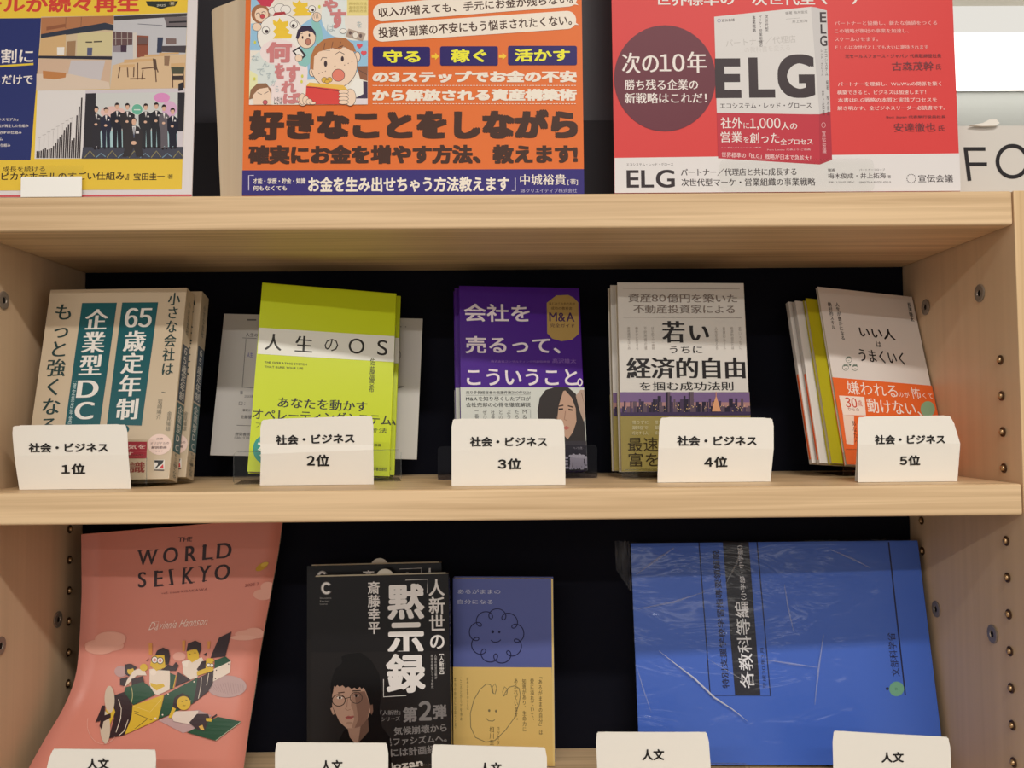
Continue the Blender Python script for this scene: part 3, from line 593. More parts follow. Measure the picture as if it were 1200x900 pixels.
r.poly([(535, -14), (995, -20), (990, 200), (532, 210)], (212, 214, 214)); r.ell(860, -16, 950, 40, (226, 150, 204)); r.ell(560, 60, 700, 130, (232, 196, 190)); r.ell(905, 30, 990, 120, (222, 180, 214)); r.ell(736, 48, 796, 108, (112, 186, 162), (230, 230, 225)); r.line([(748, 80), (784, 80)], 6, (220, 236, 228))
r.poly([(556, 200), (990, 200), (985, 300), (550, 300)], (172, 206, 214)); r.poly([(460, 292), (1022, 288), (1018, 355), (452, 356)], (72, 74, 88))
for i in range(9): r.line([(470+i*62, 350), (500+i*62, 312+(i % 2)*14), (525+i*62, 345)], 5, [(150, 140, 96), (120, 150, 170)][i % 2])
PS = [(537, 78, 20, (52, 50, 58)), (592, 84, 19, (44, 46, 66)), (654, 60, 22, (40, 40, 52)), (712, 62, 24, (56, 52, 56)), (815, 64, 24, (50, 50, 56)), (874, 58, 22, (44, 44, 52)), (917, 70, 17, (104, 98, 106)), (965, 88, 18, (36, 36, 52))]
for i, (x, y, w_, c) in enumerate(PS):
    skin = (226, 184, 160); foot = 300-(i % 3)*4
    r.poly([(x-w_*1.7, y+46), (x-8, y+26), (x+8, y+26), (x+w_*1.7, y+46), (x+w_*1.6, y+100), (x+w_*1.1, y+130), (x+w_*1.15, foot), (x+3, foot), (x, 190), (x-3, foot), (x-w_*1.15, foot), (x-w_*1.2, y+130), (x-w_*1.7, y+100)], c)
    if i in (0, 7, 6): r.poly([(x-w_, y+100), (x+w_, y+100), (x+w_*1.2, 285), (x-w_*1.2, 285)], c)
    r.ell(x-13, y-20, x+13, y+10, (44, 34, 38)); r.ell(x-10, y-12, x+10, y+18, skin); r.poly([(x-11, y-10), (x, y-20), (x+11, y-10), (x+6, y-8), (x-4, y-6)], (44, 34, 38))
    r.poly([(x-6, y+28), (x+6, y+28), (x, y+60)], (232, 226, 226)); r.ell(x-12, y+78, x+6, y+92, skin, n=12); r.rect(x+8, y+50, x+18, y+58, (224, 220, 222)); r.ell(x-16, foot-6, x-2, foot+6, (40, 32, 36), n=10); r.ell(x+4, foot-8, x+18, foot+4, (40, 32, 36), n=10)
r.poly([(700, 200), (722, 178), (738, 170), (758, 170), (776, 178), (800, 210), (790, 290), (800, 345), (760, 345), (745, 290), (725, 345), (682, 345), (695, 300)], (58, 54, 58)); r.ell(733, 124, 762, 158, (44, 34, 38)); r.ell(736, 130, 760, 168, (226, 184, 160)); r.poly([(738, 172), (758, 172), (748, 240)], (232, 230, 230)); r.line([(748, 178), (748, 236)], 5, (86, 96, 126)); r.ell(730, 256, 762, 278, (226, 184, 160)); r.rect(758, 202, 776, 214, (228, 224, 226))
r.obj('printed_layout', t)
# --- white sign with two big letters, right end of the top shelf
pose = (.505, .035, .2534, 0, .0, 0); HS = on((1150, 147.5), 1, .035)[2]-.2534
t = thing('letter_sign', 'white sign with large black letters beside the red poster', 'sign', pose[:3], pose_rot(*pose[3:]))
MB().box(-.10, .10, 0, .0015, 0, HS).obj('sheet', mat('sign_paper', (218, 214, 208), .5), t)
r = Print([pj((.405, .035, .2534+HS)), pj((.605, .035, .2534+HS)), pj((.605, .035, .2534)), pj((.405, .035, .2534))], .20, HS)
r.crop(3.75, 940, 0)
BK = (40, 38, 42)
r.line([(717, 648), (717+18, 795)], 17, BK); r.line([(710, 655), (805, 655)], 16, BK); r.line([(722, 722), (812, 722)], 16, BK)
r.ringline(858, 641, 990, 778, 17, BK, n=40)
r.obj('printed_letters', t)
pv = [on(p, 1, .033) for p in ((1136, 147.5), (1150, 145), (1158, 141), (1166, 140.5), (1170, 145), (1166, 148), (1150, 148.5))]
cu = MB().prism([(p[0], p[2]+Z0) for p in pv], .031, .0335, 'xz').obj('paper_curl', M_CARD, None); cu['label'] = 'small torn curl of paper on top of the white letter sign'; cu['category'] = 'paper scrap'
# ================================================================== clear stands
M_CLEAR = clear('clear_acrylic', (.985, .99, .985)); M_CLEARE = mat('acrylic_edge', (150, 160, 158), .2)
M_EDGE = clear('acrylic_edge', (.80, .82, .82), .2, 1.9)
M_SMOKE = clear('smoky_acrylic', (.74, .74, .78), .08)
def stand(label, x, y, z, yaw, width, depth, lip, back_h=.10, m=None, group=None, lean=.2, bh=.0007):
    m = m or M_CLEAR
    o = thing('book_stand', label, 'book stand', (x, y, z), Matrix.Rotation(yaw, 4, 'Z'), group)
    MB().box(-width/2, width/2, 0, depth, .0002, bh).obj('base_plate', m, o)
    if lip:
        MB().prism([(a, b) for a, b in rrect(-width/2, width/2, .0003, lip, .004)], -.0017, -.0001, 'xz').obj('front_lip', m, o)
    if lip > .008 and m is M_CLEAR:
        h = width/2; e = .0006; MB().box(-h+.003, h-.003, -.0019, -.0016, lip-e, lip+.0001).box(-h-.0001, -h+e, -.0019, -.0016, .003, lip-.003).box(h-e, h+.0001, -.0019, -.0016, .003, lip-.003).obj('lip_edge', M_EDGE, o)
    mb = MB(); dy = math.tan(lean)*back_h
    P = [(depth+.0001, .0003), (depth+.0017, .0003), (depth+dy+.0017, back_h), (depth+dy+.0001, back_h)]
    mb.prism(P, -width*.35, width*.35, 'yz').obj('back_rest', m, o)
    return o
# ================================================================== paper rank cards
def card(label, rows, ys, texts, zf, group, zmax=None, flap=.010):
    """rows: pixel ends of top edge, crease(s) and bottom edge; ys: depth of each row"""
    L = [on(a, 1, y) for (a, b), y in zip(rows, ys)]; R = [on(b, 1, y) for (a, b), y in zip(rows, ys)]
    L[-1][2] = R[-1][2] = zf+.0004
    o = thing('rank_card', label, 'sign card', ((L[-1][0]+R[-1][0])/2, ys[-1], zf), group=group)
    O = np.array([(L[-1][0]+R[-1][0])/2, ys[-1], zf])
    n = len(rows); NS = 12; NR = 4; th = .00035
    vs_ = [0]
    for i in range(n-1): vs_.append(vs_[-1]+np.linalg.norm(L[i+1]-L[i]))
    vs_ = np.array(vs_)/vs_[-1]
    def S(u, v):      # v 1 at top
        q = 1-v; i = min(max(int(np.searchsorted(vs_, q, 'right'))-1, 0), n-2); t = (q-vs_[i])/(vs_[i+1]-vs_[i])
        p = (L[i]*(1-t)+L[i+1]*t)*(1-u)+(R[i]*(1-t)+R[i+1]*t)*u
        bow = .0012*math.sin(math.pi*u)*(1-q)
        return p-O-np.array([0, bow, 0])
    V = []; F = []
    qs = sorted(set(list(np.linspace(0, 1, 9))+list(vs_)))
    for q in qs:
        for k in range(NS+1):
            u = k/NS
            p = S(u, 1-q)
            if q == 0 and k in (0, NS): p = p+np.array([.0012*(1 if k == 0 else -1), 0, -.0012])
            V.append(p)
    m = NS+1
    for i in range(len(qs)-1):
        for k in range(NS): F.append((i*m+k, i*m+k+1, (i+1)*m+k+1, (i+1)*m+k))
    fr = mesh_obj('front_sheet', V, F, M_CARD, o, smooth=False)
    sl = fr.modifiers.new('thick', 'SOLIDIFY'); sl.thickness = th; sl.offset = -1
    a, b = S(0.02, 1), S(.98, 1)
    V = [a+np.array([0, .0006, -.0004]), b+np.array([0, .0006, -.0004]), np.array([b[0], flap+.002, .0004]), np.array([a[0], flap+.002, .0004])]
    bf = mesh_obj('back_flap', V, [(0, 1, 2, 3)], M_CARD, o); sl = bf.modifiers.new('thick', 'SOLIDIFY'); sl.thickness = th
    # print through the pixel frame of the card's own rows
    def pxS(u, v):
        q = 1-v; i = min(max(int(np.searchsorted(vs_, q, 'right'))-1, 0), n-2); t = (q-vs_[i])/(vs_[i+1]-vs_[i])
        A = np.array(rows[i][0])*(1-t)+np.array(rows[i+1][0])*t; B = np.array(rows[i][1])*(1-t)+np.array(rows[i+1][1])*t
        return A*(1-u)+B*u
    pr = Print(None, 1, 1, place=lambda u, v, off: tuple(S(u, v)+np.array([0, -off-.0006, 0])), gloss=.6)
    pr.H = None
    def uv(P):
        out = []
        for p in np.asarray(P, float).reshape(-1, 2)/pr.cs[0]+np.array(pr.cs[1:]):
            x = np.array([.5, .5])
            for _ in range(12):
                f = pxS(*x)-p; e = 1e-4
                J = np.stack([(pxS(x[0]+e, x[1])-pxS(*x))/e, (pxS(x[0], x[1]+e)-pxS(*x))/e], -1)
                x = x-np.linalg.solve(J, f); x = np.clip(x, -.2, 1.2)
            out.append(x)
        return np.array(out)
    # glyph layout happens in pixels, then every vertex is carried to the sheet
    for (tx, x0, y0, x1, y1, size, sc, ox, oy) in texts:
        V, F, LV = layout(tx, 'h', False, 4); lo, hi = V.min(0), V.max(0)
        A = np.array([x0, y0])/sc+[ox, oy]; B = np.array([x1, y1])/sc+[ox, oy]; d = B-A; nn = np.array([d[1], -d[0]])/np.linalg.norm(d)*size/sc
        P = A+np.outer((V[:, 0]-lo[0])/(hi[0]-lo[0]), d)+np.outer((V[:, 1]-(lo[1]+hi[1])/2)/(hi[1]-lo[1]), nn)
        # coarse map: solve a grid once, interpolate
        cs = pr.cs; pr.cs = (1, 0, 0); g0 = P.min(0)-1; g1 = P.max(0)+1; gx = np.linspace(g0[0], g1[0], 6); gy = np.linspace(g0[1], g1[1], 8)
        G = uv([(a, b) for b in gy for a in gx]).reshape(8, 6, 2)
        fx = (P[:, 0]-gx[0])/(gx[1]-gx[0]); fy = (P[:, 1]-gy[0])/(gy[1]-gy[0]); ix = np.clip(fx.astype(int), 0, 4); iy = np.clip(fy.astype(int), 0, 6); fx -= ix; fy -= iy
        M = (G[iy, ix]*((1-fx)*(1-fy))[:, None]+G[iy, ix+1]*(fx*(1-fy))[:, None]+G[iy+1, ix]*((1-fx)*fy)[:, None]+G[iy+1, ix+1]*(fx*fy)[:, None])
        pr.put(M, F, (30, 27, 27), LV); pr.cs = cs
    pr.obj('printed_lettering', o)
    return o
GC = None
TA = '社会・ビジネス'
card('white rank card one, far left, in front of the beige and teal book', [((14, 498.5), (149, 497)), ((17, 534), (150.5, 533)), ((23, 573), (154, 572))], [.035, .034, .036], [(TA, 103, 614, 382, 613, 33, 3, 0, 320), ('1位', 218, 688, 302, 687, 37, 3, 0, 320)], 0, GC)
card('white rank card two, creased, in front of the yellow green book', [((305.5, 491.5), (437.6, 487)), ((305, 520), (437.5, 522)), ((306, 532), (437.5, 527)), ((304.7, 565.8), (438, 564.2))], [.058, .0575, .0555, .060], [(TA, 268, 629, 565, 622, 37, 3.214, 240, 320), ('2位', 385, 703, 470, 703, 42, 3.214, 240, 320)], 0, GC)
card('white rank card three with curled top corner, in front of the purple book', [((529.3, 490.5), (660.5, 491)), ((529.3, 528), (662, 523)), ((529.3, 569), (662.6, 567.7))], [.032, .031, .032], [(TA, 147, 635, 438, 635, 37, 3.2143, 505, 320), ('3位', 252, 718, 340, 718, 42, 3.2143, 505, 320)], 0, GC)
card('white rank card four, in front of the pale book with skyline', [((773, 488.8), (906.4, 489.6)), ((771.5, 525), (906.5, 526)), ((770.3, 563.8), (902.8, 565))], [.047, .0455, .048], [(TA, 283, 632, 583, 632, 38, 3.2143, 705, 320), ('4位', 385, 711, 473, 710, 42, 3.2143, 705, 320)], 0, GC)
card('white rank card five, bent, at the right in front of the orange banded book', [((1004.5, 488.3), (1115, 486.7)), ((1005.5, 521), (1125, 520)), ((1005, 567.3), (1121.7, 565.5))], [.028, .026, .029], [(TA, 328, 586, 575, 584, 33, 3, 915, 320), ('5位', 416, 661, 488, 660, 38, 3, 915, 320)], 0, GC)
ZL = -.2942
def lcard(label, tl, tr, x, y0, y1, yd, bl=None, br=None, sz=13.2):
    z = yd
    bot = []
    for p in (tl, tr):
        q = on(p, 1, yd); q[2] = ZL
        d = q-np.array(EYE); k = d@AF; bot.append((600+FPX*(d@AR)/k, 450-FPX*(d@AU)/k))
    mid = [((tl[0]+bot[0][0])/2+ (bl or 0)/2, (tl[1]+bot[0][1])/2), ((tr[0]+bot[1][0])/2+(br or 0)/2, (tr[1]+bot[1][1])/2)]
    bot = [(bot[0][0]+(bl or 0), bot[0][1]), (bot[1][0]+(br or 0), bot[1][1])]
    return card(label, [(tl, tr), tuple(mid), tuple(bot)], [yd, yd-.0012, yd+.0005], [('人文', x, (y0+y1)/2+.3, x+26, (y0+y1)/2, sz, 1, 0, 0)], ZL, GC)
lcard('white card cut by the lower frame, leftmost, in front of the pink magazine', (60.5, 877), (184, 878), 103, 887.5, 900.5, .030, -22, -6)
lcard('white card in front of the black book, lower shelf', (322.5, 869.5), (455, 870.2), 376, 889.5, 903, .028)
lcard('white card in front of the blue and yellow book, lower shelf', (505.8, 871.8), (640.5, 875.4), 562, 892, 906, .024, 0, 1)
lcard('white card below the left half of the blue booklet', (698, 857.3), (829.8, 857.4), 752, 877, 890, .044, 3, 5)
lcard('white card cut by the frame, lower right, under the blue booklet end', (975.3, 855.8), (1112.7, 863.3), 1032, 880, 893, .030, 0, 2, 12.5)
# blank white card on the top shelf
tc = thing('blank_card', 'small blank white card in front of the yellow and navy poster', 'sign card', (on((62, 228), 1, .004)[0], .0012, .2530))
cw = (on((98, 210), 1, .004)-on((27, 210), 1, .004))[0]
MB().box(-cw/2, cw/2, 0, .0004, 0, .0175).obj('paper', mat('bright_card', (255, 254, 250), .35, .6), tc)
MB().box(-cw/2, cw/2, .0006, .0022, 0, .0275).obj('clear_sleeve', M_CLEAR, tc)
for nm, lab, x0, x1, h, yy in (('holder_plate', 'clear plate standing against the foot of the red poster', 844, 1024, .029, .0018),):
    a, b = on((x0, 200), 1, yy), on((x1, 200), 1, yy)
    hp = MB().prism(rrect(a[0], b[0], .2532, .2532+h, .005), yy, yy+.0012, 'xz').obj(nm, M_CLEAR, None); hp.location.z = Z0; hp['label'] = lab; hp['category'] = 'plastic plate'
# ================================================================== books, middle shelf
# A: beige and teal
WA, HA, TA_ = .1325, .1885, .0210
qA = [(60.7, 338.3), (215.7, 340), (201, 560.5), (25.3, 565)]
pA = (-.3657, .0599, .0068, .0, .243, .0095)
o, r = book('book', 'beige book with two teal title blocks, front copy at the far left', pA, WA, HA, TA_, (204, 186, 160), quad=qA, gloss=.28)
TE = (12, 88, 96); DG = (34, 62, 62)
r.crop(3, 0, 320)
r.poly([(430, 104), (552, 106), (503, 530), (380, 526)], TE); r.poly([(292, 102), (412, 104), (355, 531), (231, 528)], TE)
r.text('65', 440, 156, 532, 155, 64, (236, 232, 226), 'S'); r.text('歳定年制', 479, 200, 448, 508, 78, (236, 232, 226), 'S', vert=True)
r.text('企業型', 347, 124, 318, 350, 80, (236, 232, 226), 'S', vert=True); r.text('D', 274, 398, 350, 399, 60, (236, 232, 226), 'S'); r.text('C', 266, 475, 334, 476, 62, (236, 232, 226), 'S')
r.text('［確定拠出年金］', 269, 370, 246, 522, 12, (200, 220, 220), vert=True)
r.text('もっと強くなる', 238, 105, 160, 560, 66, DG, 's', vert=True); r.text('小さな会社は', 608, 76, 586, 352, 42, DG, 's', vert=True)
r.line([(570, 412), (583, 414)], 2, DG); r.text('岩崎陽介', 566, 436, 562, 508, 17, (120, 116, 104), vert=True); r.text('金見隆雄', 600, 480, 594, 550, 17, (120, 116, 104), vert=True)
r.ell(418, 527, 460, 558, TE); r.text('と', 430, 542, 448, 542, 18, (236, 232, 226), 'm')
r.crop(7.5, 130, 480)
r.poly([(-760, 265), (333, 270), (331, 420), (-790, 425)], (164, 56, 68)); r.line([(-760, 352), (332, 356)], 4, (196, 110, 114))
r.text('備えるならやる気を', -420, 318, 320, 322, 42, (240, 216, 206), 'm'); r.text('引き出す', -60, 380, 212, 380, 34, (240, 216, 206), 'm')
r.text('新常識', -120, 505, 320, 505, 100, (150, 66, 62), 's')
r.ell(338, 200, 545, 388, (238, 212, 202)); r.text('実務', 415, 243, 472, 243, 20, (90, 60, 60), 'm'); r.text('オリジナルの', 362, 282, 524, 284, 22, (110, 60, 60), 'm'); r.text('解説動画', 372, 320, 505, 322, 24, (80, 50, 50), 'b'); r.text('つき！', 402, 354, 468, 355, 16, (110, 60, 60), 'm')
r.rect(398, 432, 492, 518, (226, 220, 212)); r.poly([(402, 436), (484, 436), (470, 470), (440, 488), (420, 512), (402, 512), (430, 480), (432, 458), (402, 456)], (36, 34, 36)); r.poly([(478, 470), (484, 512), (440, 512)], (206, 44, 54)); r.line([(402, 526), (488, 528)], 9, (60, 50, 50))
r.obj('printed_cover', o)
sp = spine_print(WA, TA_, HA); sp.rect(.12, .30, .95, .60, (26, 54, 78)); sp.rect(.12, .61, .95, .86, TE)
sp.text('65歳定年制', .54, .31, .54, .59, .55, (222, 220, 214), 'm', vert=True); sp.text('企業型DC', .54, .62, .54, .85, .55, (222, 220, 214), 'm', vert=True); sp.text('もっと強くなる', .54, .865, .54, .985, .45, DG, vert=True); sp.text('小さな会社', .5, .06, .5, .24, .3, DG, vert=True)
sp.obj('printed_spine', o)
copies_behind(o, 1, TA_, 'copies of the beige and teal book', ['beige book with teal title blocks, rear copy with only its spine showing'], dx=.0065, drop=.0052)
stand('clear book stand under the beige and teal books, far left', -.365, .050, 0, .0, .10, .085, .030, .12, lean=.31)
# B: yellow green
WB, HB, TB = .1343, .1906, .0150
qB = [(308.4, 331.8), (464, 345.5), (458, 557.5), (288.2, 553.3)]
pB = (-.1704, .1005, .0072, .2298, .2038, -.0591)
o, r = book('book', 'yellow green book with a white title stripe, front copy', pB, WB, HB, TB, (206, 222, 30), quad=qB, gloss=.3)
r.crop(3.214, 240, 320); IK = (44, 44, 40)
r.poly([(206, 204), (714, 238), (712, 333), (199, 302)], (236, 236, 228))
r.text('人', 228, 256, 292, 260, 62, IK, 's'); r.text('生', 342, 264, 408, 267, 60, IK, 's'); r.text('の', 453, 268, 504, 271, 46, IK, 'n'); r.text('O', 543, 273, 602, 275, 56, IK, 'n'); r.text('S', 650, 279, 688, 281, 56, IK, 'n')
r.text('THE OPERATING SYSTEM', 225, 333, 386, 342, 8, IK, 'm', free=True); r.text('THAT RUNS YOUR LIFE', 225, 350, 372, 357, 8, IK, 'm', free=True)
r.text('佐藤優希', 634, 316, 629, 446, 20, (90, 96, 30), 's', vert=True)
r.text('あなたを動かす', 275, 484, 614, 500, 40, IK, 's'); r.text('オペレーティングシステム', 178, 526, 704, 552, 42, IK, 's'); r.text('アイデアがかたちになる思考法', 190, 570, 688, 590, 20, IK, 'n')
r.ell(178, 612, 262, 718, (40, 152, 142)); r.line([(198, 640), (216, 650), (200, 664), (222, 676), (206, 690)], 10, (226, 236, 226)); r.text('選書', 640, 644, 666, 645, 10, (90, 96, 30)); r.text('東洋書出版社', 628, 734, 688, 739, 13, IK, 'm')
r.obj('printed_cover', o)
sp = spine_print(WB, TB, HB); sp.rect(0, .18, 1, .47, (232, 234, 226)); sp.text('人生のOS', .5, .2, .5, .44, .5, IK, 's', vert=True); sp.text('思考のつくりかた', .5, .55, .5, .85, .35, (110, 120, 20), vert=True); sp.obj('printed_spine', o)
copies_behind(o, 1, TB, 'copies of the yellow green book', ['yellow green book, rear copy hidden but for its right edge'], dx=.0062, drop=.0032)
stand('clear book stand with wide lip under the yellow green books', -.168, .085, 0, .16, .155, .053, .031, .11, lean=.2)
# sheet behind B
ps = (-.1895, .160, .0216, .0265, .1936, -.0313)
t = thing('flyer', 'grey white printed sheet propped sideways behind the yellow green book', 'flyer', ps[:3], pose_rot(*ps[3:]))
MB().box(-.1063, .1063, 0, .0016, 0, .1530).obj('sheet', mat('flyer_paper', (206, 202, 198), .5), t)
MB().box(-.045, .045, .0019, .0034, -.0195, .09).obj('clear_support', M_CLEAR, t)
r = Print([(266, 363.5), (499, 368), (490, 528), (246.8, 524.7)], .2126, .1530, gloss=.5); r.crop(3.214, 240, 320); G1 = (110, 108, 110)
r.line([(170, 162), (205, 162)], 5, G1); r.line([(152, 228), (205, 230)], 2, G1); r.line([(165, 232), (148, 410)], 2, G1); r.text('人生のOS', 165, 216, 230, 218, 14, G1, 'm'); r.text('人生', 168, 290, 190, 290, 18, (96, 96, 190)); r.line([(148, 408), (204, 412)], 2, G1)
r.rect(140, 422, 150, 434, (150, 148, 150)); r.text('2025年版', 156, 441, 200, 442, 10, G1); r.text('□：', 134, 468, 158, 468, 12, G1); r.text('著者からの', 148, 492, 200, 493, 9, G1); r.text('佐藤優希', 140, 517, 195, 518, 13, G1, 'm'); r.line([(125, 548), (205, 550)], 1.6, G1)
r.text('野菜書房', 118, 580, 175, 581, 12, G1, 'm'); r.text('ISBN 978', 116, 593, 172, 594, 9, G1)
r.line([(735, 408), (752, 404)], 4, G1); r.ringline(735, 274, 748, 300, 2, G1); r.text('・・', 748, 184, 770, 184, 4, G1); r.line([(740, 402), (760, 402)], 2, G1)
r.obj('printed_text', t)
# C: purple
WC, HC, TC = .1267, .1914, .0125
qC = [(538.3, 335.5), (678.5, 337.5), (688.5, 552.5), (541.5, 552.5)]
pC = (.0284, .1288, .0068, .1441, .1378, -.004)
PU = (72, 22, 140)
o, r = book('book', 'purple book with large white title and gold badge, front copy', pC, WC, HC, TC, PU, quad=qC, gloss=.25)
r.crop(3.2143, 505, 320); LW = (238, 226, 236)
r.text('会社を', 125, 150, 370, 150, 66, LW, 'b'); r.text('売るって、', 130, 268, 486, 272, 64, LW, 'b'); r.text('こういうこと', 135, 389, 552, 393, 62, LW, 'b')
P8 = [(452, 98), (470, 84), (515, 82), (535, 92), (553, 110), (556, 228), (530, 250), (490, 256), (455, 246), (436, 226), (434, 112)]
r.poly(P8, (176, 146, 84)); r.text('はじめての会社売却', 443, 115, 540, 116, 11, (80, 60, 40), 'm'); r.text('成功の教科書', 450, 132, 530, 133, 11, (80, 60, 40), 'm'); r.text('M&A', 443, 165, 539, 165, 34, (70, 44, 84), 's'); r.text('完全ガイド', 447, 197, 540, 197, 14, (70, 44, 60), 'm')
r.text('株式会社コンサルティング代表取締役', 225, 331, 446, 333, 8, (150, 110, 190)); r.text('髙沢雄太', 456, 330, 546, 331, 17, (140, 100, 184), 'm')
r.ringline(553, 399, 569, 423, 5, LW); BT = r.uv([(350, 430)])[0]
r.obj('printed_cover', o)
sp = spine_print(WC, TC, HC); [sp.rect(.15+.0, y0, .85, y1, LW) for y0, y1 in ((.418, .424), (.455, .461))]; [sp.rect(x0, .42, x1, .459, LW) for x0, x1 in ((.12, .25), (.75, .88))]
sp.text('会社を売るって、こういうこと', .5, .05, .5, .5, .42, (150, 120, 190), vert=True); sp.obj('printed_spine', o)
b = band(o, WC, .0002, BT[1], TC, (214, 218, 212), over=.0004)
r = Print(qC, WC, HC, gloss=.3, base=.0006); r.rng = (-.0002, 0, WC+.0002, HC); r.crop(3.2143, 505, 320)
r.text('売り手側経営者の支援件数300件以上!', 132, 448, 374, 448, 12, (60, 60, 60), 'm'); r.line([(132, 458), (374, 458)], 1, (120, 120, 120)); r.text('M&Aを知り尽くしたプロが', 132, 472, 374, 471, 17, (44, 44, 44), 'm'); r.text('会社売却の心得を徹底解説', 132, 495, 374, 494, 17, (44, 44, 44), 'm')
for i, c in enumerate(('一番', 'ぜひ', '社長', 'との', 'ような', 'たら', 'M＆')): r.text(c[:2], 172+i*30, 515, 172+i*30, 548, 15, (100, 100, 100), vert=True)
r.line([(340, 514), (374, 514), (374, 545)], 1.5, (130, 130, 130))
HR = (50, 44, 44); S1 = (196, 160, 138)
r.poly([(400, 520), (408, 470), (430, 440), (470, 428), (515, 430), (545, 455), (565, 500), (578, 560), (585, 640), (430, 640), (408, 600)], HR)
r.poly([(470, 480), (480, 450), (505, 442), (530, 470), (545, 510), (548, 560), (535, 600), (515, 628), (490, 600), (470, 560)], S1); r.poly([(466, 500), (472, 440), (500, 436), (492, 462), (480, 500), (474, 560)], HR)
r.poly([(545, 462), (562, 440), (590, 440), (603, 470), (602, 540), (575, 560), (560, 520)], (186, 160, 144)); r.line([(566, 450), (580, 500)], 3, (140, 112, 100)); r.line([(580, 448), (592, 490)], 3, (140, 112, 100))
r.line([(478, 502), (498, 498)], 5, (70, 50, 44)); r.line([(515, 500), (536, 506)], 5, (70, 50, 44)); r.line([(480, 513), (497, 512)], 6, (40, 30, 30)); r.line([(517, 514), (533, 517)], 6, (40, 30, 30)); r.line([(506, 520), (502, 552), (512, 556)], 3, (160, 120, 100)); r.poly([(494, 582), (510, 576), (524, 584), (508, 592)], (190, 110, 100))
r.poly([(400, 634), (606, 634), (606, 752), (396, 752)], (56, 52, 60)); r.text('ハノ先生', 535, 660, 572, 662, 9, (200, 196, 200)); r.text('絶対推薦!!', 330, 712, 606, 713, 62, (226, 222, 228), 'h')
r.obj('printed_band', b)
copies_behind(o, 1, TC, 'copies of the purple book', ['purple book, rear copy seen as a pale strip left of the front copy'], dx=-.0036, drop=.002)
stand('grey clear book stand under the purple books', .021, .118, 0, .05, .158, .060, .033, .10, m=M_SMOKE, lean=.16, bh=.0044)
# D: pale with skyline
WD, HD, TD = .1293, .1886, .0150
qD = [(722.7, 331.8), (872, 332.4), (881.5, 553), (729.7, 553)]
pD = (.1866, .1082, .0068, .0546, .0875, -.0049)
o, r = book('book', 'pale grey book with bold black title above a purple city skyline', pD, WD, HD, TD, (214, 210, 204), quad=qD, gloss=.25)
r.crop(3.2143, 705, 320); G2 = (128, 116, 108); KK = (34, 30, 32)
r.line([(78, 60), (520, 62)], 1.5, G2); r.line([(80, 170), (528, 172)], 1.5, G2)
r.text('資産80億円を築いた', 98, 96, 511, 99, 33, G2, 's'); r.text('不動産投資家による', 118, 138, 502, 140, 33, G2, 's')
r.text('若', 226, 224, 312, 226, 82, KK, 'S', res=5); r.text('い', 330, 229, 404, 231, 56, KK, 'S', res=5); r.text('うちに', 255, 292, 379, 293, 28, KK, 'm'); r.text('経済的自由', 93, 360, 541, 363, 80, KK, 'S', res=5); r.text('を掴む成功法則', 142, 430, 496, 431, 32, KK, 'm')
for i, (x, c) in enumerate(((102, '資産運用をはじめ'), (132, '働かずに生きる'), (164, '不労所得の道'), (192, 'はじめての一棟目'), (432, '人生を変える'), (462, '投資のルール'), (492, '経済的自立とは'), (522, '若いうちに'))): r.text(c, x, 206, x, 292, 11, (160, 152, 146), vert=True)
BT = r.uv([(300, 453)])[0]; r.obj('printed_cover', o)
b = band(o, WD, .0002, BT[1], TD, (150, 136, 76), over=.0004, gloss=.25)
r = Print(qD, WD, HD, gloss=.25, base=.0006); r.rng = (-.0002, 0, WD+.0002, HD); r.crop(3.2143, 705, 320)
r.poly([(68, 452), (559, 454), (563, 540), (72, 540)], (120, 96, 140)); r.poly([(69, 490), (560, 492), (562, 516), (71, 516)], (170, 128, 128)); r.poly([(71, 512), (561, 514), (563, 540), (72, 540)], (96, 76, 120))
random.seed(7)
for i in range(62):
    x = 78+i*7.7+random.uniform(-2, 2); h = random.choice([14, 20, 26, 34, 44, 56])*(1.25 if 180 < x < 400 else .8); wv = random.uniform(6, 15)
    r.poly([(x, 522-h), (x+wv, 522-h), (x+wv, 528), (x, 528)], random.choice([(52, 42, 68), (72, 56, 84), (40, 32, 52), (96, 78, 92)]))
for i in range(60):
    x = random.uniform(80, 550); y = random.uniform(500, 526); r.rect(x, y, x+2.5, y+2.5, (236, 200, 140))
r.poly([(418, 500), (430, 466), (440, 500), (448, 526), (414, 526)], (220, 160, 120)); r.rect(428, 452, 431, 470, (200, 140, 120))
r.rect(70, 528, 563, 541, (64, 50, 84))
for i, c in enumerate(('借りずに', '最短で', '成功する人')): r.text(c, 115, 565+i*20, 175, 566+i*20, 14, (206, 198, 160)); r.text(c, 200, 565+i*20, 250, 566+i*20, 14, (206, 198, 160))
r.text('最速で', 100, 647, 268, 648, 52, (58, 48, 30), 'n'); r.text('富を築く', 103, 704, 330, 705, 52, (58, 48, 30), 'n')
r.obj('printed_band', b)
copies_behind(o, 1, TD, 'copies of the skyline book', ['pale grey book, rear copy seen as a strip left of the skyline book'], dx=-.004, drop=.0014)
stand('clear book stand under the pale skyline book', .183, .096, 0, .04, .125, .055, .010, .10, lean=.12, bh=.0047)
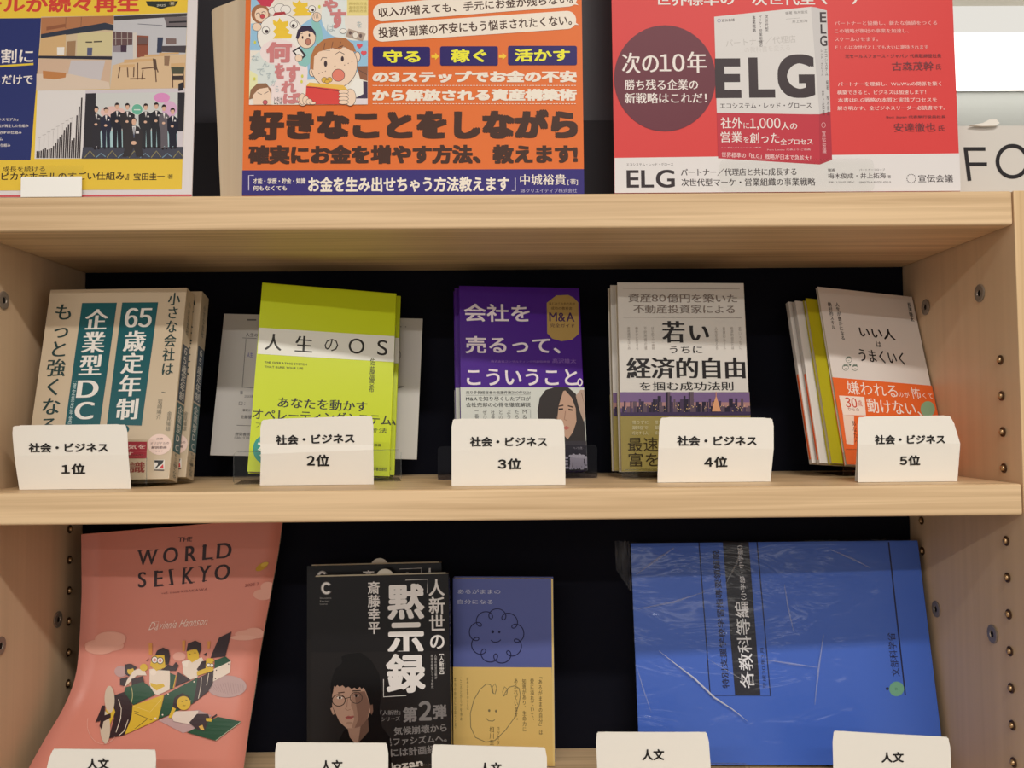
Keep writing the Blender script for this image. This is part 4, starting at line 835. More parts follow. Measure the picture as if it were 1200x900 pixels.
# E: orange banded
WE, HE, TE_ = .1132, .1946, .0035
qE = [(956.7, 336), (1074.3, 348.3), (1115, 551), (994.8, 541)]
pE = (.3930, .1061, .0098, .2257, .3408, -.0792)
o, r = book('book', 'white book with an orange paper band, leaning at the right side panel', pE, WE, HE, TE_, (222, 214, 208), quad=qE, gloss=.3)
r.crop(3, 915, 320)
r.text('いい人', 280, 212, 410, 222, 38, KK, 's'); r.text('は', 342, 256, 360, 258, 19, KK, 'm'); r.text('うまくいく', 279, 296, 444, 307, 42, KK, 's')
r.text('人生が豊かになる', 197, 106, 222, 241, 13, KK, 'm', vert=True); r.text('絶対的スキル', 168, 105, 188, 202, 13, KK, 'm', vert=True); r.text('長澤隆太', 463, 107, 477, 176, 13, KK, 'm', vert=True)
for x, y in ((242, 310), (231, 337), (265, 338)): r.ell(x-10, y-10, x+10, y+10, (222, 214, 208), (90, 110, 96), 1.6, n=16); r.poly([(x-9, y-2), (x-5, y-9), (x+5, y-9), (x+9, y-2), (x, y-5)], (90, 110, 96)); r.line([(x-3, y+4), (x+3, y+4)], 1.5, (90, 110, 96))
r.poly([(242, 326), (252, 326), (247, 334)], (90, 110, 96))
BT = r.uv([(366, 388)])[0]; r.obj('printed_cover', o)
b = band(o, WE, .0002, BT[1], TE_, (232, 106, 50), over=.0004)
r = Print(qE, WE, HE, gloss=.3, base=.0006); r.rng = (-.0002, 0, WE+.0002, HE); r.crop(3, 915, 320); WB_ = (248, 232, 222)
r.text('嫌われる', 236, 408, 416, 420, 44, WB_, 'n'); r.text('のが', 420, 432, 460, 436, 18, WB_); r.text('怖', 466, 429, 500, 431, 38, WB_); r.text('くて', 508, 438, 545, 441, 18, WB_)
r.poly([(208, 434), (298, 440), (304, 503), (223, 500)], (244, 226, 214)); r.text('30', 230, 457, 272, 460, 32, (206, 70, 40), 's'); r.text('歳', 276, 461, 290, 462, 20, (206, 70, 40)); r.text('からの', 240, 480, 280, 483, 11, (150, 80, 60))
r.text('動けない、', 308, 470, 500, 484, 46, WB_, 'm'); r.ell(500, 458, 552, 512, (140, 176, 140))
r.poly([(222, 500), (262, 503), (262, 600), (236, 596)], (240, 214, 196)); r.text('あなたへ', 264, 520, 268, 596, 14, (90, 50, 40), vert=True)  # the pale patch is glare painted on the band's lower left
r.obj('printed_band', b)
# yellow book and white copies behind
oe = o
pY = (.3885, .1120, .0092, .2600, .3327, -.0720)
oy, ry = book('book', 'olive yellow book behind the orange banded book', pY,    .1210, .1800, .0060, (176, 166, 24), quad=None, gloss=.35)
oy.matrix_world = o.matrix_world @ Matrix.Translation((-.0086, .0055, .001))
ow, rw = book('book', 'white book with an orange band, second from the back at the right', (.3840, .1200, .0062, .2650, .2900, -.0720),    .1205, .1780, .0060, (216, 210, 204), spine='L', quad=None, gloss=.3)
MB().box(-.0606, -.06015, .0015, .0038, .004, .095).obj('orange_band_edge', mat('band_paper', (232, 96, 30), .4), ow)
ow.matrix_world = oe.matrix_world @ Matrix.Translation((-.0169, .0133, .001))
copies_behind(ow, 1, .0055, 'white books behind the olive one', ['white book, rearmost of the stack at the right side panel'], dx=-.0035, drop=.0028)
stand('clear book stand under the orange banded book, far right', .381, .083, 0, .10, .110, .062, .028, .11, lean=.33, bh=.0026)
# ================================================================== lower shelf
# F: black book
WF, HF, TF = .1387, .1946, .0170
qF = [(363.8, 672.6), (526, 667), (530.5, 905), (363.5, 907)]
pF = (-.116, .1288, -.2924, -.0144, .0607, .0158)
o, r = book('book', 'black book with large white vertical title and a man in glasses, front copy', pF, WF, HF, TF, (24, 22, 24), quad=qF, gloss=.25)
WT_ = (226, 222, 220)
r.crop(3.4619, 330, 640)
r.text('人新世の', 634, 116, 628, 400, 66, WT_, 'b', vert=True); r.text('黙示録', 506, 136, 503, 580, 156, (234, 230, 228), 'h', vert=True, res=6); r.text('斎藤幸平', 373, 128, 372, 340, 50, WT_, 'b', vert=True)
r.ringline(164, 138, 196, 176, 9, WT_, 40, 320); r.ringline(158, 132, 202, 182, 2, (150, 148, 146), 30, 330)
for i, c in enumerate(('Shueisha', 'Series', 'Common')): r.text(c, 153, 197+i*12, 200-i*8, 196+i*12, 6, (150, 148, 146), 'm')
r.crop(5.4545, 340, 640); r.line([(735, 191), (880, 184), (876, 272)], 3, WT_)
r.crop(6.43, 360, 760); r.line([(572, 200), (572, 334), (745, 324)], 5, WT_)
BT = r.uv([(300, 0)])[0]; r.poly([(22, -2), (1098, -14), (1098, 960), (22, 960)], (31, 28, 29)); r.text('録', 590, 156, 893, 154, 300, (234, 230, 228), 'h', res=6); r.line([(572, 200), (572, 334), (745, 324)], 5, WT_)
r.text('【人新世】', 1016, 8, 1016, 162, 36, WT_, 'b', vert=True); r.text('人類の経済活動が', 970, 12, 972, 200, 18, (180, 176, 174), 'm', vert=True); r.text('地球を破壊しつくす時代', 942, 14, 944, 272, 18, (180, 176, 174), 'm', vert=True); r.text('アントロポセン', 1042, 20, 1042, 140, 9, (150, 148, 146), vert=True)
GR = (128, 124, 124)
r.text('第', 720, 470, 830, 466, 118, GR, 'h'); r.text('2', 840, 442, 940, 438, 150, GR, 'h'); r.text('弾', 948, 450, 1056, 446, 112, GR, 'h')
r.text('「人新世」', 548, 456, 700, 450, 38, GR, 'm', free=True); r.text('シリーズ', 555, 502, 697, 496, 34, GR, 'm', free=True)
r.text('気候崩壊から', 650, 596, 1056, 568, 62, GR, 'b', free=True); r.text('選民ファシズムへ。', 510, 682, 1056, 648, 62, GR, 'b', free=True); r.text('最後には計画経済!', 480, 770, 1056, 726, 66, GR, 'b', free=True); r.text('Jozan', 608, 872, 872, 840, 72, WT_, 'h', free=True)
FS = (172, 138, 120); BKH = (14, 12, 14)
r.poly([(255, 30), (300, 10), (400, 0), (480, 60), (540, 160), (560, 300), (540, 420), (560, 560), (620, 640), (640, 1000), (180, 1000), (230, 700), (262, 600), (300, 560)], BKH)
r.poly([(290, 560), (450, 520), (460, 600), (420, 640), (366, 692), (318, 640)], (150, 118, 102)); r.poly([(400, 540), (455, 500), (462, 600), (420, 640), (380, 680)], (96, 72, 62))
r.poly([(190, 230), (250, 200), (400, 220), (440, 300), (470, 390), (474, 440), (450, 500), (400, 555), (340, 570), (290, 568), (240, 520), (206, 450), (184, 400), (184, 320)], FS)
r.poly([(350, 300), (430, 290), (474, 400), (450, 500), (400, 556), (352, 568), (372, 500), (362, 440), (340, 400)], (118, 88, 76)); r.poly([(170, 420), (186, 410), (204, 460), (190, 468)], FS)
r.poly([(330, 300), (350, 300), (372, 440), (382, 500), (352, 568), (330, 568), (350, 500), (344, 440), (326, 400)], (146, 114, 98)); r.poly([(180, 330), (170, 260), (180, 200), (210, 120), (280, 60), (380, 50), (450, 110), (490, 200), (505, 340), (492, 470), (476, 420), (462, 330), (446, 284), (420, 264), (404, 274), (392, 258), (372, 278), (352, 264), (330, 274), (306, 256), (284, 266), (262, 246), (240, 258), (222, 244), (206, 262), (198, 250), (190, 300)], BKH)
for a in ((230, 150, 200, 240), (270, 110, 236, 245), (310, 90, 300, 240), (360, 90, 380, 250), (410, 110, 440, 250)): r.line([(a[0], a[1]), ((a[0]+a[2])/2-8, (a[1]+a[3])/2), (a[2], a[3])], 3, (24, 21, 22))
r.poly([(470, 396), (490, 390), (494, 440), (482, 470), (472, 450)], (110, 82, 70))
r.poly([(228, 300), (276, 294), (278, 302), (230, 308)], (70, 50, 44)); r.ell(220, 330, 262, 350, (214, 200, 190)); r.ell(232, 330, 252, 350, (40, 28, 26)); r.line([(216, 334), (240, 324), (266, 334)], 4, (50, 36, 32)); r.ell(344, 318, 386, 336, (150, 130, 120)); r.ell(356, 318, 374, 336, (30, 22, 22)); r.line([(340, 322), (364, 312), (388, 322)], 4, (40, 30, 28)); r.poly([(335, 285), (400, 282), (400, 290), (338, 294)], (50, 38, 34))
r.ringline(184, 316, 282, 402, 6, (26, 22, 22)); r.ringline(320, 298, 410, 382, 5, (60, 50, 46)); r.line([(282, 346), (320, 336)], 5, (26, 22, 22))
r.line([(300, 350), (296, 400), (284, 424), (300, 434), (322, 428)], 4, (126, 94, 80)); r.poly([(282, 486), (306, 474), (322, 478), (346, 474), (350, 484), (320, 502), (296, 502)], (150, 82, 78)); r.line([(282, 487), (350, 484)], 2.5, (96, 50, 50)); r.ell(290, 520, 340, 540, (150, 118, 102))
r.poly([(262, 600), (300, 570), (318, 640), (366, 692), (420, 640), (462, 590), (520, 640), (560, 1000), (200, 1000), (220, 700)], BKH)
r.obj('printed_cover', o)
sp = spine_print(WF, TF, HF); sp.text('人新世の「黙示録」', .5, .08, .5, .6, .5, (180, 176, 174), 'm', vert=True); sp.text('斎藤幸平', .5, .66, .5, .84, .4, (150, 148, 146), vert=True); sp.obj('printed_spine', o)
# index slip standing out of the pages
def slip(par, x, y):
    s_ = MB().prism([(x+.0095*math.cos(a), HF-.004+.0095*math.sin(a)) for a in [math.pi*i/10 for i in range(11)]], y, y+.0004, 'xz').obj('order_slip', mat('slip_paper', (216, 210, 196), .6), par)
    p = Print([(0, 0), (1, 0), (1, 1), (0, 1)], 1, 1); p.H = None
    V, F, LV = layout('注文', 'n', False, 2); lo, hi = V.min(0), V.max(0); M = (V-lo)/(hi-lo)[0]*.008
    mesh_obj('printed_mark', [(x-.004+a, y-.0002, HF-.0035+b*.8) for a, b in M], F, mat('ink', (70, 66, 60), .6), s_)
slip(o, -.002+.006, .008)
MB().box(-.066, .066, .0068, .0072, HF-.0012, HF+.0006).obj('loose_page', M_PAGES, o)
copies_behind(o, 1, TF, 'copies of the black book', ['black book, rear copy, its page tops showing above the front copy'], dx=-.0085, drop=.001+.0045)
stand('clear book stand under the black books', -.121, .112, ZL, 0, .12, .062, .022, .09, lean=.1)
# G: blue and yellow small book
WG, HG, TG = .1035, .1884, .0120
qG = [(529.3, 672.5), (647.5, 673.9), (649.9, 891.5), (532, 890)]
pG = (.0047, .1584, -.2916, -.0786, .0, .0)
o, r = book('book', 'slim book half blue half yellow with a curly cloud face drawing', pG, WG, HG, TG, (88, 98, 160), spine='L', quad=qG, gloss=.5)
r.crop(3.75, 500, 660); YB = (222, 190, 116); NV2 = (28, 30, 72); LB2 = (196, 200, 220); GY2 = (130, 118, 84)
r.poly([(108, 437), (548, 440), (562, 868), (100, 880)], YB); r.poly([(546, 52), (554, 52), (563, 868), (553, 866)], (226, 200, 132))
r.text('あるがままの', 134, 104, 322, 106, 20, LB2); r.text('自分になる', 134, 150, 288, 151, 20, LB2)
cx, cy, P = 306, 302, []
for i in range(521):
    t = 2*math.pi*i/520; n_ = 10; R0 = 97+4*math.sin(2*t+1); d_ = 21
    P.append((cx+R0*math.cos(t)+d_*math.cos(n_*t+1.2), cy+R0*1.06*math.sin(t)+d_*math.sin(n_*t+1.2)))
r.line(P, 4, NV2)
r.ell(283, 276, 295, 290, NV2); r.ell(313, 278, 323, 290, NV2); r.line([(281, 320), (292, 328), (305, 329), (316, 326), (325, 318)], 4, NV2)
r.line([(293, 555), (288, 525), (300, 510), (308, 530), (300, 556), (288, 548), (286, 530), (280, 515), (262, 512), (235, 535), (208, 580), (192, 640), (194, 700), (215, 745), (260, 765), (300, 758), (345, 715), (385, 660), (405, 600), (412, 560), (405, 530), (385, 520), (362, 526), (348, 545), (336, 566), (334, 545), (342, 524), (355, 535), (352, 555), (336, 566)], 3.4, GY2)
r.ell(270, 622, 280, 634, GY2); r.ell(300, 624, 310, 636, GY2); r.line([(262, 662), (272, 672), (290, 674), (300, 668)], 3.4, GY2)
T3 = (92, 78, 50)
for tx, x, y0, y1 in (('「あるがままの自分」は', 499, 482, 732), ('愛に溢れていて、', 463, 488, 668), ('知恵があり、生命力に', 428, 490, 718), ('あふれています。', 392, 488, 668)): r.text(tx, x, y0, x+1, y1, 17, T3, 'm', vert=True)
for tx, x, y1 in (('瞑想の智慧のことば', 180, 625), ('こころとからだを浄め', 151, 672), ('本当の自分に出会うとき', 125, 705)): r.text(tx, x, 484, x, y1, 9, T3, vert=True)
r.text('ヨグマタ', 315, 700, 315, 776, 14, T3, vert=True); r.text('相川圭子', 287, 698, 287, 806, 20, T3, 'm', vert=True)
r.obj('printed_cover', o)
stand('clear book stand under the slim blue and yellow book', .0, .150, ZL, -.0786, .09, .040, .0, .10, lean=.06)
# H: blue booklet in film
WH_, HH, TH = .3020, .2209, .0050
qH = [(740.8, 631.7), (1078.3, 630), (1114, 891.5), (747.5, 893)]
pH = (.2932, .1436, -.2908, -.0682, .2069, .0099)
o, r = book('booklet', 'large blue booklet laid sideways in clear film, title running upwards', pH, WH_, HH, TH, (66, 106, 204), quad=qH, gloss=.4, cat='booklet', pagemat=mat('booklet_pages', (150, 150, 140), .7))
r.crop(4.5, 820, 620); N3 = (24, 30, 70)
r.poly([(135, 46), (273, 46), (333, 852), (196, 852)], (34, 34, 46))
r.line([(8, 50), (62, 856), (387, 856), (317, 46)], 6, N3)
r.text('特別支援学校学習指導要領解説', 147, 816, 96, 92, 37, N3, 'b', free=True); r.text('各教科等編', 264, 816, 232, 358, 76, (236, 236, 240), 'm', free=True); r.text('（小学部・中学部）', 246, 350, 226, 66, 28, (220, 220, 226), 'm', free=True); r.text('平成30年３月', 357, 816, 342, 602, 20, N3, free=True)
r.crop(3, 900, 600); r.line([(433, 95), (497, 626)], 5, N3); r.text('文部科学省', 463, 560, 444, 408, 28, N3, 'm', free=True); r.ell(440, 578, 492, 630, (112, 170, 140)); r.text('良', 460, 604, 470, 604, 10, (60, 110, 90)); r.ell(428, 598, 439, 609, N3)
r.obj('printed_cover', o)
# film: a wrinkled clear skin with a few raised folds
M_FILM = clear('plastic_film', (.975, .98, .985), .13, 1.30, wrinkle=.55)
V = []; F = []; nx, nz = 46, 34
random.seed(3); WV = [(random.uniform(20, 70), random.uniform(-70, 70), random.uniform(0, 6.3), random.uniform(.0001, .0004)) for _ in range(9)]
for j in range(nz+1):
    for i in range(nx+1):
        x = -WH_/2-.001+(WH_+.002)*i/nx; z = .0005+(HH+.001)*j/nz; e = min(i, nx-i, j, nz-j)
        d = sum(a*math.sin(kx*x+kz*z+ph) for kx, kz, ph, a in WV)*(min(1, e/2))
        V.append((x, -.0026-abs(d), z))
for j in range(nz):
    for i in range(nx): F.append((j*(nx+1)+i, j*(nx+1)+i+1, (j+1)*(nx+1)+i+1, (j+1)*(nx+1)+i))
fm = mesh_obj('film_wrap', V, F, M_FILM, o, smooth=True)
def hazy(name, a, col=(236, 240, 250)):
    m = bpy.data.materials.new(name); m.use_nodes = True; b = m.node_tree.nodes['Principled BSDF']
    b.inputs['Base Color'].default_value = (*lin(col), 1); b.inputs['Alpha'].default_value = a; b.inputs['Roughness'].default_value = .25; return m
M_FOLD_GLINT = hazy('film_fold', .28); M_CREASE_GLINT = hazy('film_crease', .8)  # whitish colour paints the highlights along the film's folds, strongest on the diagonal crease
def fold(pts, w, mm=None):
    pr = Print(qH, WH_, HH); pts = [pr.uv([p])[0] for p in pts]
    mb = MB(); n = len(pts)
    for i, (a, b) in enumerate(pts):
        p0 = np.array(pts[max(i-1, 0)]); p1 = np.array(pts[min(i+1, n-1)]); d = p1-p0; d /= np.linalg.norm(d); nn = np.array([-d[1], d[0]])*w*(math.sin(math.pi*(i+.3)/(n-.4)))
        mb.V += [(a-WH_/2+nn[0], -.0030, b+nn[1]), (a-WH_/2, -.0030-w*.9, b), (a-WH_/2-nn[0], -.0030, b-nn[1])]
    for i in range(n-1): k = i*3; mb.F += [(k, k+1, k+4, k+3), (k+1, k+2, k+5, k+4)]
    mb.obj('film_fold', mm or M_FOLD_GLINT, fm, smooth=False)
fold([(772, 757), (795, 775), (815, 790), (838, 812), (860, 826), (878, 840)], .0009, M_CREASE_GLINT)
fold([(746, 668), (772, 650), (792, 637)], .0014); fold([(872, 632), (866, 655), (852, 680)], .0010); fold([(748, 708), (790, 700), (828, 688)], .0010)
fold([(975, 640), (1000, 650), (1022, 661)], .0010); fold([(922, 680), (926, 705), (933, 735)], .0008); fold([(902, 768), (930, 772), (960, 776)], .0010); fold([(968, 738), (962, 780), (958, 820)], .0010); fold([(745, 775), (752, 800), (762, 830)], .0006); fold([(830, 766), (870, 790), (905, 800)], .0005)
# bunched film at the upper left corner
mb = MB(); random.seed(11)
for k in range(9):
    x0 = -WH_/2-.002-.0017*k; w_ = .0016; V = []
    for j in range(9):
        z = HH+.004-.052*j/8*(1-.05*k)-random.uniform(0, .002); V += [(x0+random.uniform(-.0006, .0006), .001+random.uniform(-.002, .002), z), (x0-w_, -.0015+random.uniform(-.002, .002), z-.001)]
    F = [(2*j, 2*j+1, 2*j+3, 2*j+2) for j in range(8)]; mb.add(V, F)
bo = mb.obj('bunched_film', hazy('bunched_film', .10), fm, smooth=True)
for sx, (lx, rx) in enumerate(((-.10, 0), (.088, 0))):
    stand('clear book stand under the %s half of the blue booklet' % ('left' if sx == 0 else 'right'), .292+lx, .126-lx*.068, ZL, -.0682, .11, .045, .012, .10, lean=.21)
# I: pink magazine, sagging sheet stack
rows = [((95.2, 627), .168, (331.5, 607), .182), ((95.4, 660), .166, (326, 648), .180), ((95.5, 700), .163, (318, 693), .176), ((92.5, 760), .156, (305, 765), .168), ((88, 795), .147, (299, 808), .158), ((75, 829), .132, (293, 845), .146), ((52, 868), .105, (288, 882), .128), ((34, 900), .082, (284, 912), .110), ((14, 934), .055, (281, 944), .090)]
ML = [on(l, 1, ly) for l, ly, r_, ry in rows]; MR = [on(r_, 1, ry) for l, ly, r_, ry in rows]
ML[-1][2] = max(ML[-1][2], ZL+.003); MR[-1][2] = max(MR[-1][2], ZL+.003)
MO = np.array([-.32, .10, ZL])
cum = [0]
for i in range(len(rows)-1): cum.append(cum[-1]+np.linalg.norm((ML[i+1]+MR[i+1]-ML[i]-MR[i])/2))
cum = np.array(cum)/cum[-1]; MHH = .30; MWW = .21
def lerp_rows(A, q):
    # smooth (Catmull-Rom) along the sheet
    i = min(max(int(np.searchsorted(cum, q, 'right'))-1, 0), len(cum)-2); t = (q-cum[i])/(cum[i+1]-cum[i])
    p0, p1, p2, p3 = A[max(i-1, 0)], A[i], A[i+1], A[min(i+2, len(A)-1)]
    return .5*((2*p1)+(-p0+p2)*t+(2*p0-5*p1+4*p2-p3)*t*t+(-p0+3*p1-3*p2+p3)*t*t*t)
NVS = 60
RL = [lerp_rows(ML, k/NVS) for k in range(NVS+1)]; RR = [lerp_rows(MR, k/NVS) for k in range(NVS+1)]; RN = []
for k in range(NVS+1):
    a, b = max(k-1, 0), min(k+1, NVS); nn_ = np.cross(RR[k]-RL[k], RL[a]+RR[a]-RL[b]-RR[b]); nn_ /= np.linalg.norm(nn_); RN.append(-nn_ if nn_[1] > 0 else nn_)
def MS(u, v, off=0):
    f = min(max((1-v)*NVS, 0), NVS-1e-9); k = int(f); f -= k
    A = RL[k]*(1-u)+RR[k]*u+RN[k]*off; B = RL[k+1]*(1-u)+RR[k+1]*u+RN[k+1]*off
    return tuple(A*(1-f)+B*f-MO)
mg = thing('magazine', 'large pink magazine with a cartoon aeroplane, sagging at the left', 'magazine', tuple(MO))
def sheetmesh(o0, o1):
    V = []; F = []; nu, nv = 10, NVS
    for off in (o0, o1):
        for j in range(nv+1):
            for i in range(nu+1): V.append(MS(i/nu, 1-j/nv, off))
    m = (nu+1)*(nv+1)
    for j in range(nv):
        for i in range(nu):
            a = j*(nu+1)+i; F.append((a, a+1, a+nu+2, a+nu+1)); F.append((m+a, m+a+nu+1, m+a+nu+2, m+a+1))
    per = [i for i in range(nu+1)]+[j*(nu+1)+nu for j in range(1, nv+1)]+[nv*(nu+1)+i for i in range(nu-1, -1, -1)]+[j*(nu+1) for j in range(nv-1, 0, -1)]
    for i in range(len(per)): a, b = per[i], per[(i+1) % len(per)]; F.append((a, b, b+m, a+m))
    return V, F
V, F = sheetmesh(0, -.0004); mesh_obj('cover', V, F, mat('magazine_cover', (220, 142, 126), .36), mg, smooth=True)
V, F = sheetmesh(-.0005, -.0030); mesh_obj('pages', V, F, M_PAGES, mg, smooth=True)
r = Print(None, MWW, MHH, place=lambda u, v, off: MS(u, v, off), gloss=.33, base=.0003)
rL = [np.array(x[0], float) for x in rows]; rR = [np.array(x[2], float) for x in rows]
GU = np.linspace(0, 1, 9); GV = np.linspace(0, 1, 61)
grid = np.array([[lerp_rows(rL, q)*(1-u)+lerp_rows(rR, q)*u for u in GU] for q in GV])
def mag_uv(P):
    P = np.asarray(P, float).reshape(-1, 2)/r.cs[0]+np.array(r.cs[1:]); out = []
    for p in P:
        best = None; q = .5; u = .5
        for _ in range(14):
            a = lerp_rows(rL, q); b = lerp_rows(rR, q); d = b-a; u = float((p-a)@d/(d@d)); e = p-(a+d*u)
            q2 = min(max(q+.005, 0), 1); s1 = lerp_rows(rL, q2)*(1-u)+lerp_rows(rR, q2)*u; q1 = q2-.01; s0 = lerp_rows(rL, q1)*(1-u)+lerp_rows(rR, q1)*u; g = (s1-s0)/.01
            q = min(max(q+float(e@g/(g@g)), 0), 1)
        out.append((min(max(u, 0), 1)*MWW, (1-q)*MHH))
    return np.array(out)
r.uv = mag_uv; r.step = 1.4e-5
def strips(M, col):
    from mathutils.geometry import tessellate_polygon
    T = tessellate_polygon([[Vector((a, b, 0)) for a, b in M]]); V = []; F = []
    def cut(P, lim, keep_above):
        out = []
        for i in range(len(P)):
            a, b = P[i], P[(i+1) % len(P)]; ia = (a[1] >= lim) == keep_above or a[1] == lim; ib = (b[1] >= lim) == keep_above or b[1] == lim
            if ia: out.append(a)
            if ia != ib: t = (lim-a[1])/(b[1]-a[1]); out.append((a[0]+(b[0]-a[0])*t, lim))
        return out
    h = MHH/NVS
    for t in T:
        P0 = [tuple(M[i]) for i in t]; y0 = min(p[1] for p in P0); y1 = max(p[1] for p in P0)
        for k in range(int(y0/h), int(y1/h)+1):
            P = cut(P0, k*h, True)
            if len(P) > 2: P = cut(P, (k+1)*h, False)
            if len(P) > 2: n0 = len(V); V += P; F.append(tuple(range(n0, n0+len(P))))
    if V: r.put(np.array(V), F, col)
r._dense = strips
BB = (58, 42, 46); YW = (222, 186, 60); GN = (44, 84, 62); CL = (226, 180, 162); PWH = (236, 222, 206)
r.crop(4.615, 80, 600)
r.text('THE', 590, 153, 666, 150, 24, BB, 'm', free=True)
for i, ch in enumerate('WORLD'):
    x0, x1 = ((372, 478), (508, 590), (628, 690), (722, 780), (800, 880))[i]; y = (255, 242, 235, 225, 218)[i]; r.text(ch, x0, y, x1, y-6, 80, BB, 's', free=True)
for i, ch in enumerate('SEIKYO'):
    x0, x1 = ((374, 418), (462, 508), (545, 560), (614, 674), (702, 762), (788, 872))[i]; y = (370, 365, 358, 350, 340, 330)[i]; r.text(ch, x0, y, x1, y-4, 82, BB, 's', free=True)
def serif(x, y, w_): r.line([(x-w_/2, y), (x+w_/2, y-2)], 4, BB)
for x, y, w_ in ((382, 216, 26), (440, 212, 26), (476, 210, 20), (640, 270, 26), (642, 196, 20), (732, 262, 22), (734, 190, 26), (812, 254, 22), (812, 182, 22), (470, 406, 22), (472, 324, 22), (553, 394, 26), (553, 316, 26), (624, 388, 26), (626, 308, 24), (668, 384, 24), (664, 306, 24), (733, 376, 26), (708, 300, 22), (758, 296, 22), (780-4, 262, 14), (508, 404, 10)): serif(x, y, w_)
r.text('vol. issue KISAKAWA', 500, 444, 750, 420, 14, (150, 90, 84), free=True)
r.text('Davinnia Hannson', 440, 622, 752, 592, 42, (246, 222, 210), 'n', free=True, skew=.45)
r.line([(436, 640), (450, 600), (486, 596), (480, 640), (460, 650)], 2, (246, 222, 210))
r.ell(1008, 282, 1084, 316, (206, 160, 40), rot=-32); r.ell(1040, 276, 1084, 296, (226, 190, 70), rot=-20); r.text('2025-7', 955, 400, 1030, 392, 16, (150, 70, 60), 'm', free=True)
for x0, y0, x1, y1 in ((90, 690, 300, 760), (150, 650, 310, 720), (1000, 420, 1110, 480), (1040, 380, 1120, 440), (900, 640, 1080, 690), (960, 630, 1050, 665)): r.ell(x0, y0, x1, y1, (228, 168, 150))
r.crop(5.294, 100, 730)
r.ell(60, 60, 250, 150, (230, 172, 154)); r.ell(0, 120, 180, 200, (230, 172, 154)); r.ell(900, 80, 1060, 112, (232, 176, 158)); r.ell(540, 185, 620, 240, (230, 172, 156)); r.ell(180, 270, 260, 340, (196, 160, 158))
r.poly([(390, 130), (412, 130), (412, 205), (392, 200)], (224, 156, 80)); r.poly([(598, 115), (618, 112), (614, 175), (600, 178)], (224, 156, 80)); r.poly([(755, 118), (774, 118), (770, 160), (756, 165)], (224, 156, 80))
r.ell(752, 330, 1000, 468, (190, 160, 158)); r.poly([(450, 612), (560, 560), (700, 545), (780, 580), (700, 660), (600, 690)], (196, 164, 164))
for i in range(14): r.line([(770+i*16, 372+abs(i-7)*3), (800+i*14, 452-abs(i-7)*4)], 1.6, (160, 130, 130))
r.poly([(775, 222), (828, 95), (905, 58), (868, 212)], (56, 40, 46)); r.poly([(800, 236), (868, 212), (902, 238), (800, 292)], GN); r.poly([(795, 290), (902, 240), (898, 312), (788, 370)], PWH)
for x, y in ((888, 260), (812, 298), (806, 350)): r.ell(x-4, y-4, x+4, y+4, BB, n=10)
r.poly([(600, 242), (722, 218), (745, 262), (690, 345), (650, 357), (604, 318)], PWH); r.poly([(596, 246), (640, 236), (630, 280), (602, 270)], (244, 232, 218))
r.poly([(628, 178), (700, 160), (704, 225), (660, 250), (632, 225)], YW); r.poly([(625, 180), (634, 132), (680, 113), (714, 130), (716, 170), (704, 200), (690, 168), (650, 166)], BB); r.poly([(706, 186), (748, 210), (752, 186), (730, 200)], BB); r.line([(640, 196), (652, 200)], 3, BB); r.line([(672, 190), (686, 190)], 3, BB)
r.poly([(555, 402), (572, 308), (652, 358)], BB); r.poly([(505, 308), (562, 330), (540, 412), (505, 424)], GN); r.line([(562, 330), (544, 410)], 5, YW)
r.poly([(396, 292), (440, 285), (522, 302), (520, 420), (448, 452), (410, 440), (396, 380)], PWH); r.poly([(402, 375), (440, 388), (480, 380), (492, 398), (440, 425), (404, 396)], YW); r.ell(400, 292, 440, 330, (246, 232, 218))
r.poly([(414, 210), (490, 200), (496, 280), (440, 302), (400, 268)], YW); r.poly([(430, 205), (445, 172), (480, 156), (515, 168), (524, 210), (516, 262), (494, 262), (488, 205)], BB)
r.poly([(440, 296), (500, 300), (560, 302), (578, 268), (560, 246), (540, 272), (510, 262), (480, 292)], BB); r.ell(412, 214, 446, 252, (244, 236, 226), BB, 4); r.ell(446, 220, 480, 256, (244, 236, 226), BB, 4); r.ell(420, 224, 438, 244, (222, 150, 150)); r.ell(454, 228, 472, 248, (222, 150, 150)); r.poly([(374, 238), (392, 224), (390, 240)], BB)
r.poly([(690, 292), (722, 242), (752, 238), (745, 292), (700, 302)], BB); r.poly([(750, 226), (790, 228), (794, 300), (735, 320), (692, 332), (690, 306), (745, 285)], YW); r.ell(752, 256, 774, 276, (244, 236, 226), BB, 3); r.ell(774, 258, 794, 278, (244, 236, 226), BB, 3); r.poly([(745, 240), (758, 222), (790, 224), (800, 244), (770, 238)], YW)
r.poly([(244, 262), (285, 258), (320, 280), (270, 336), (248, 322)], BB); r.ell(260, 280, 302, 326, YW); r.poly([(215, 352), (262, 338), (270, 368), (240, 398), (215, 390)], BB); r.poly([(258, 360), (300, 300), (330, 288), (368, 300), (380, 330), (320, 330), (240, 408)], PWH); r.ell(338, 258, 386, 304, YW); r.ell(246, 258, 300, 292, BB)
r.poly([(285, 352), (355, 334), (366, 380), (288, 412)], BB); r.poly([(238, 440), (250, 405), (358, 370), (400, 400), (432, 450), (296, 516)], GN); r.ringline(232, 382, 292, 520, 3.5, (206, 196, 140), -100, 90)
r.poly([(690, 350), (795, 298), (790, 380), (762, 430), (660, 510), (672, 430)], BB); r.line([(720, 340), (716, 400), (700, 476)], 4, PWH); r.line([(765, 316), (752, 392)], 4, PWH)
r.poly([(447, 608), (490, 452), (695, 345), (680, 440), (665, 505)], GN); 
for x, y in ((512, 446), (674, 370), (476, 578), (650, 490)): r.ell(x-5, y-5, x+5, y+5, PWH, n=10)
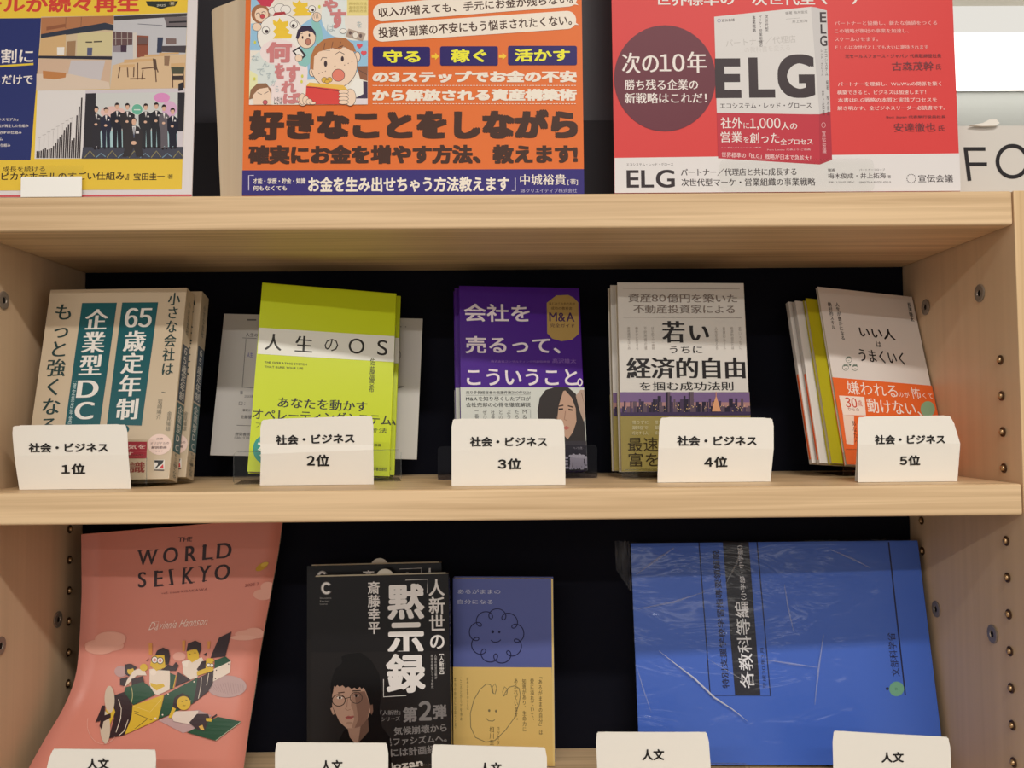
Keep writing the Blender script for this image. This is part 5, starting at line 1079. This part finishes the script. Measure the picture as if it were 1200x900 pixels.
r.poly([(240, 702), (292, 520), (487, 450), (447, 608)], YW); r.line([(296, 522), (400, 560), (470, 480)], 2.5, (236, 214, 130)); r.line([(300, 568), (410, 612)], 3, BB); r.line([(300, 668), (380, 606)], 3, BB); r.line([(330, 565), (300, 556)], 3, BB); r.ell(424, 594, 438, 608, PWH, n=10)
r.poly([(140, 726), (176, 600), (172, 458), (240, 434), (272, 480), (292, 522), (282, 600), (236, 705)], BB); r.line([(205, 480), (222, 540), (216, 600), (185, 690)], 4, PWH); r.line([(262, 610), (236, 680), (200, 712)], 4, PWH)
r.poly([(130, 520), (165, 500), (184, 560), (150, 640), (110, 640)], YW); r.ell(120, 396, 182, 566, (212, 196, 176)); r.ell(88, 556, 150, 758, (212, 196, 176)); r.poly([(60, 626), (104, 520), (122, 520), (118, 582), (156, 570), (156, 596), (110, 622), (98, 674), (84, 650), (92, 616)], BB); r.ringline(10, 520, 200, 760, 2, (236, 190, 176), 40, 200)
r.poly([(625, 690), (820, 590), (965, 620), (805, 741)], GN); r.line([(805, 741), (965, 622)], 3, (206, 210, 180)); r.poly([(525, 575), (560, 556), (700, 552), (690, 600), (650, 640), (545, 620)], (232, 216, 204)); r.poly([(640, 628), (690, 572), (760, 572), (770, 600), (735, 682), (690, 672)], (66, 52, 58)); r.poly([(700, 652), (724, 642), (735, 676), (712, 672)], (224, 180, 90)); r.poly([(745, 600), (786, 598), (780, 622), (748, 618)], YW); r.line([(780, 600), (815, 576)], 8, BB)
r.poly([(540, 520), (552, 468), (600, 440), (645, 462), (655, 505), (600, 545), (550, 540)], BB); r.ell(566, 460, 652, 548, YW); r.poly([(512, 596), (540, 530), (560, 540), (530, 600)], YW); r.line([(590, 490), (604, 496)], 3, BB); r.line([(620, 484), (632, 486)], 3, BB); r.line([(602, 520), (620, 520)], 3, BB)
r.obj('printed_cover', mg)
stand('clear book stand behind the pink magazine', -.33, .150, ZL, .03, .12, .040, 0, .18, lean=.05)

# ------------------------------------------------------------------ set every book down on its stand
bpy.context.view_layer.update()
for o in list(bpy.context.scene.objects):
    if o.parent is None and o.name.split('.')[0] in ('book', 'booklet', 'magazine'):
        base = Z0 if o.location.z > Z0-.05 else Z0+ZL
        vs_ = [o.matrix_world @ v.co for c in o.children for v in c.data.vertices if c.name.split('.')[0] in ('cover', 'page_block', 'paper_band', 'pages', 'film_wrap')]
        k = int((o.name.split('.')+['0'])[1]) if o.name.startswith('book') and not o.name.startswith('booklet') else -1
        bh = {4: .0044, 5: .0044, 6: .0047, 7: .0047, 8: .0026, 9: .0026, 10: .0026, 11: .0026, 13: .0085}.get(k, .0007)
        dz = base+bh+.0003-min(v.z for v in vs_)
        o.location.z += dz
        if 0: print('SETTLE', o.name, o['label'][:30], round(dz*1000, 2), 'x', round(min(v.x for v in vs_), 4), round(max(v.x for v in vs_), 4), 'y', round(max(v.y for v in vs_), 4))
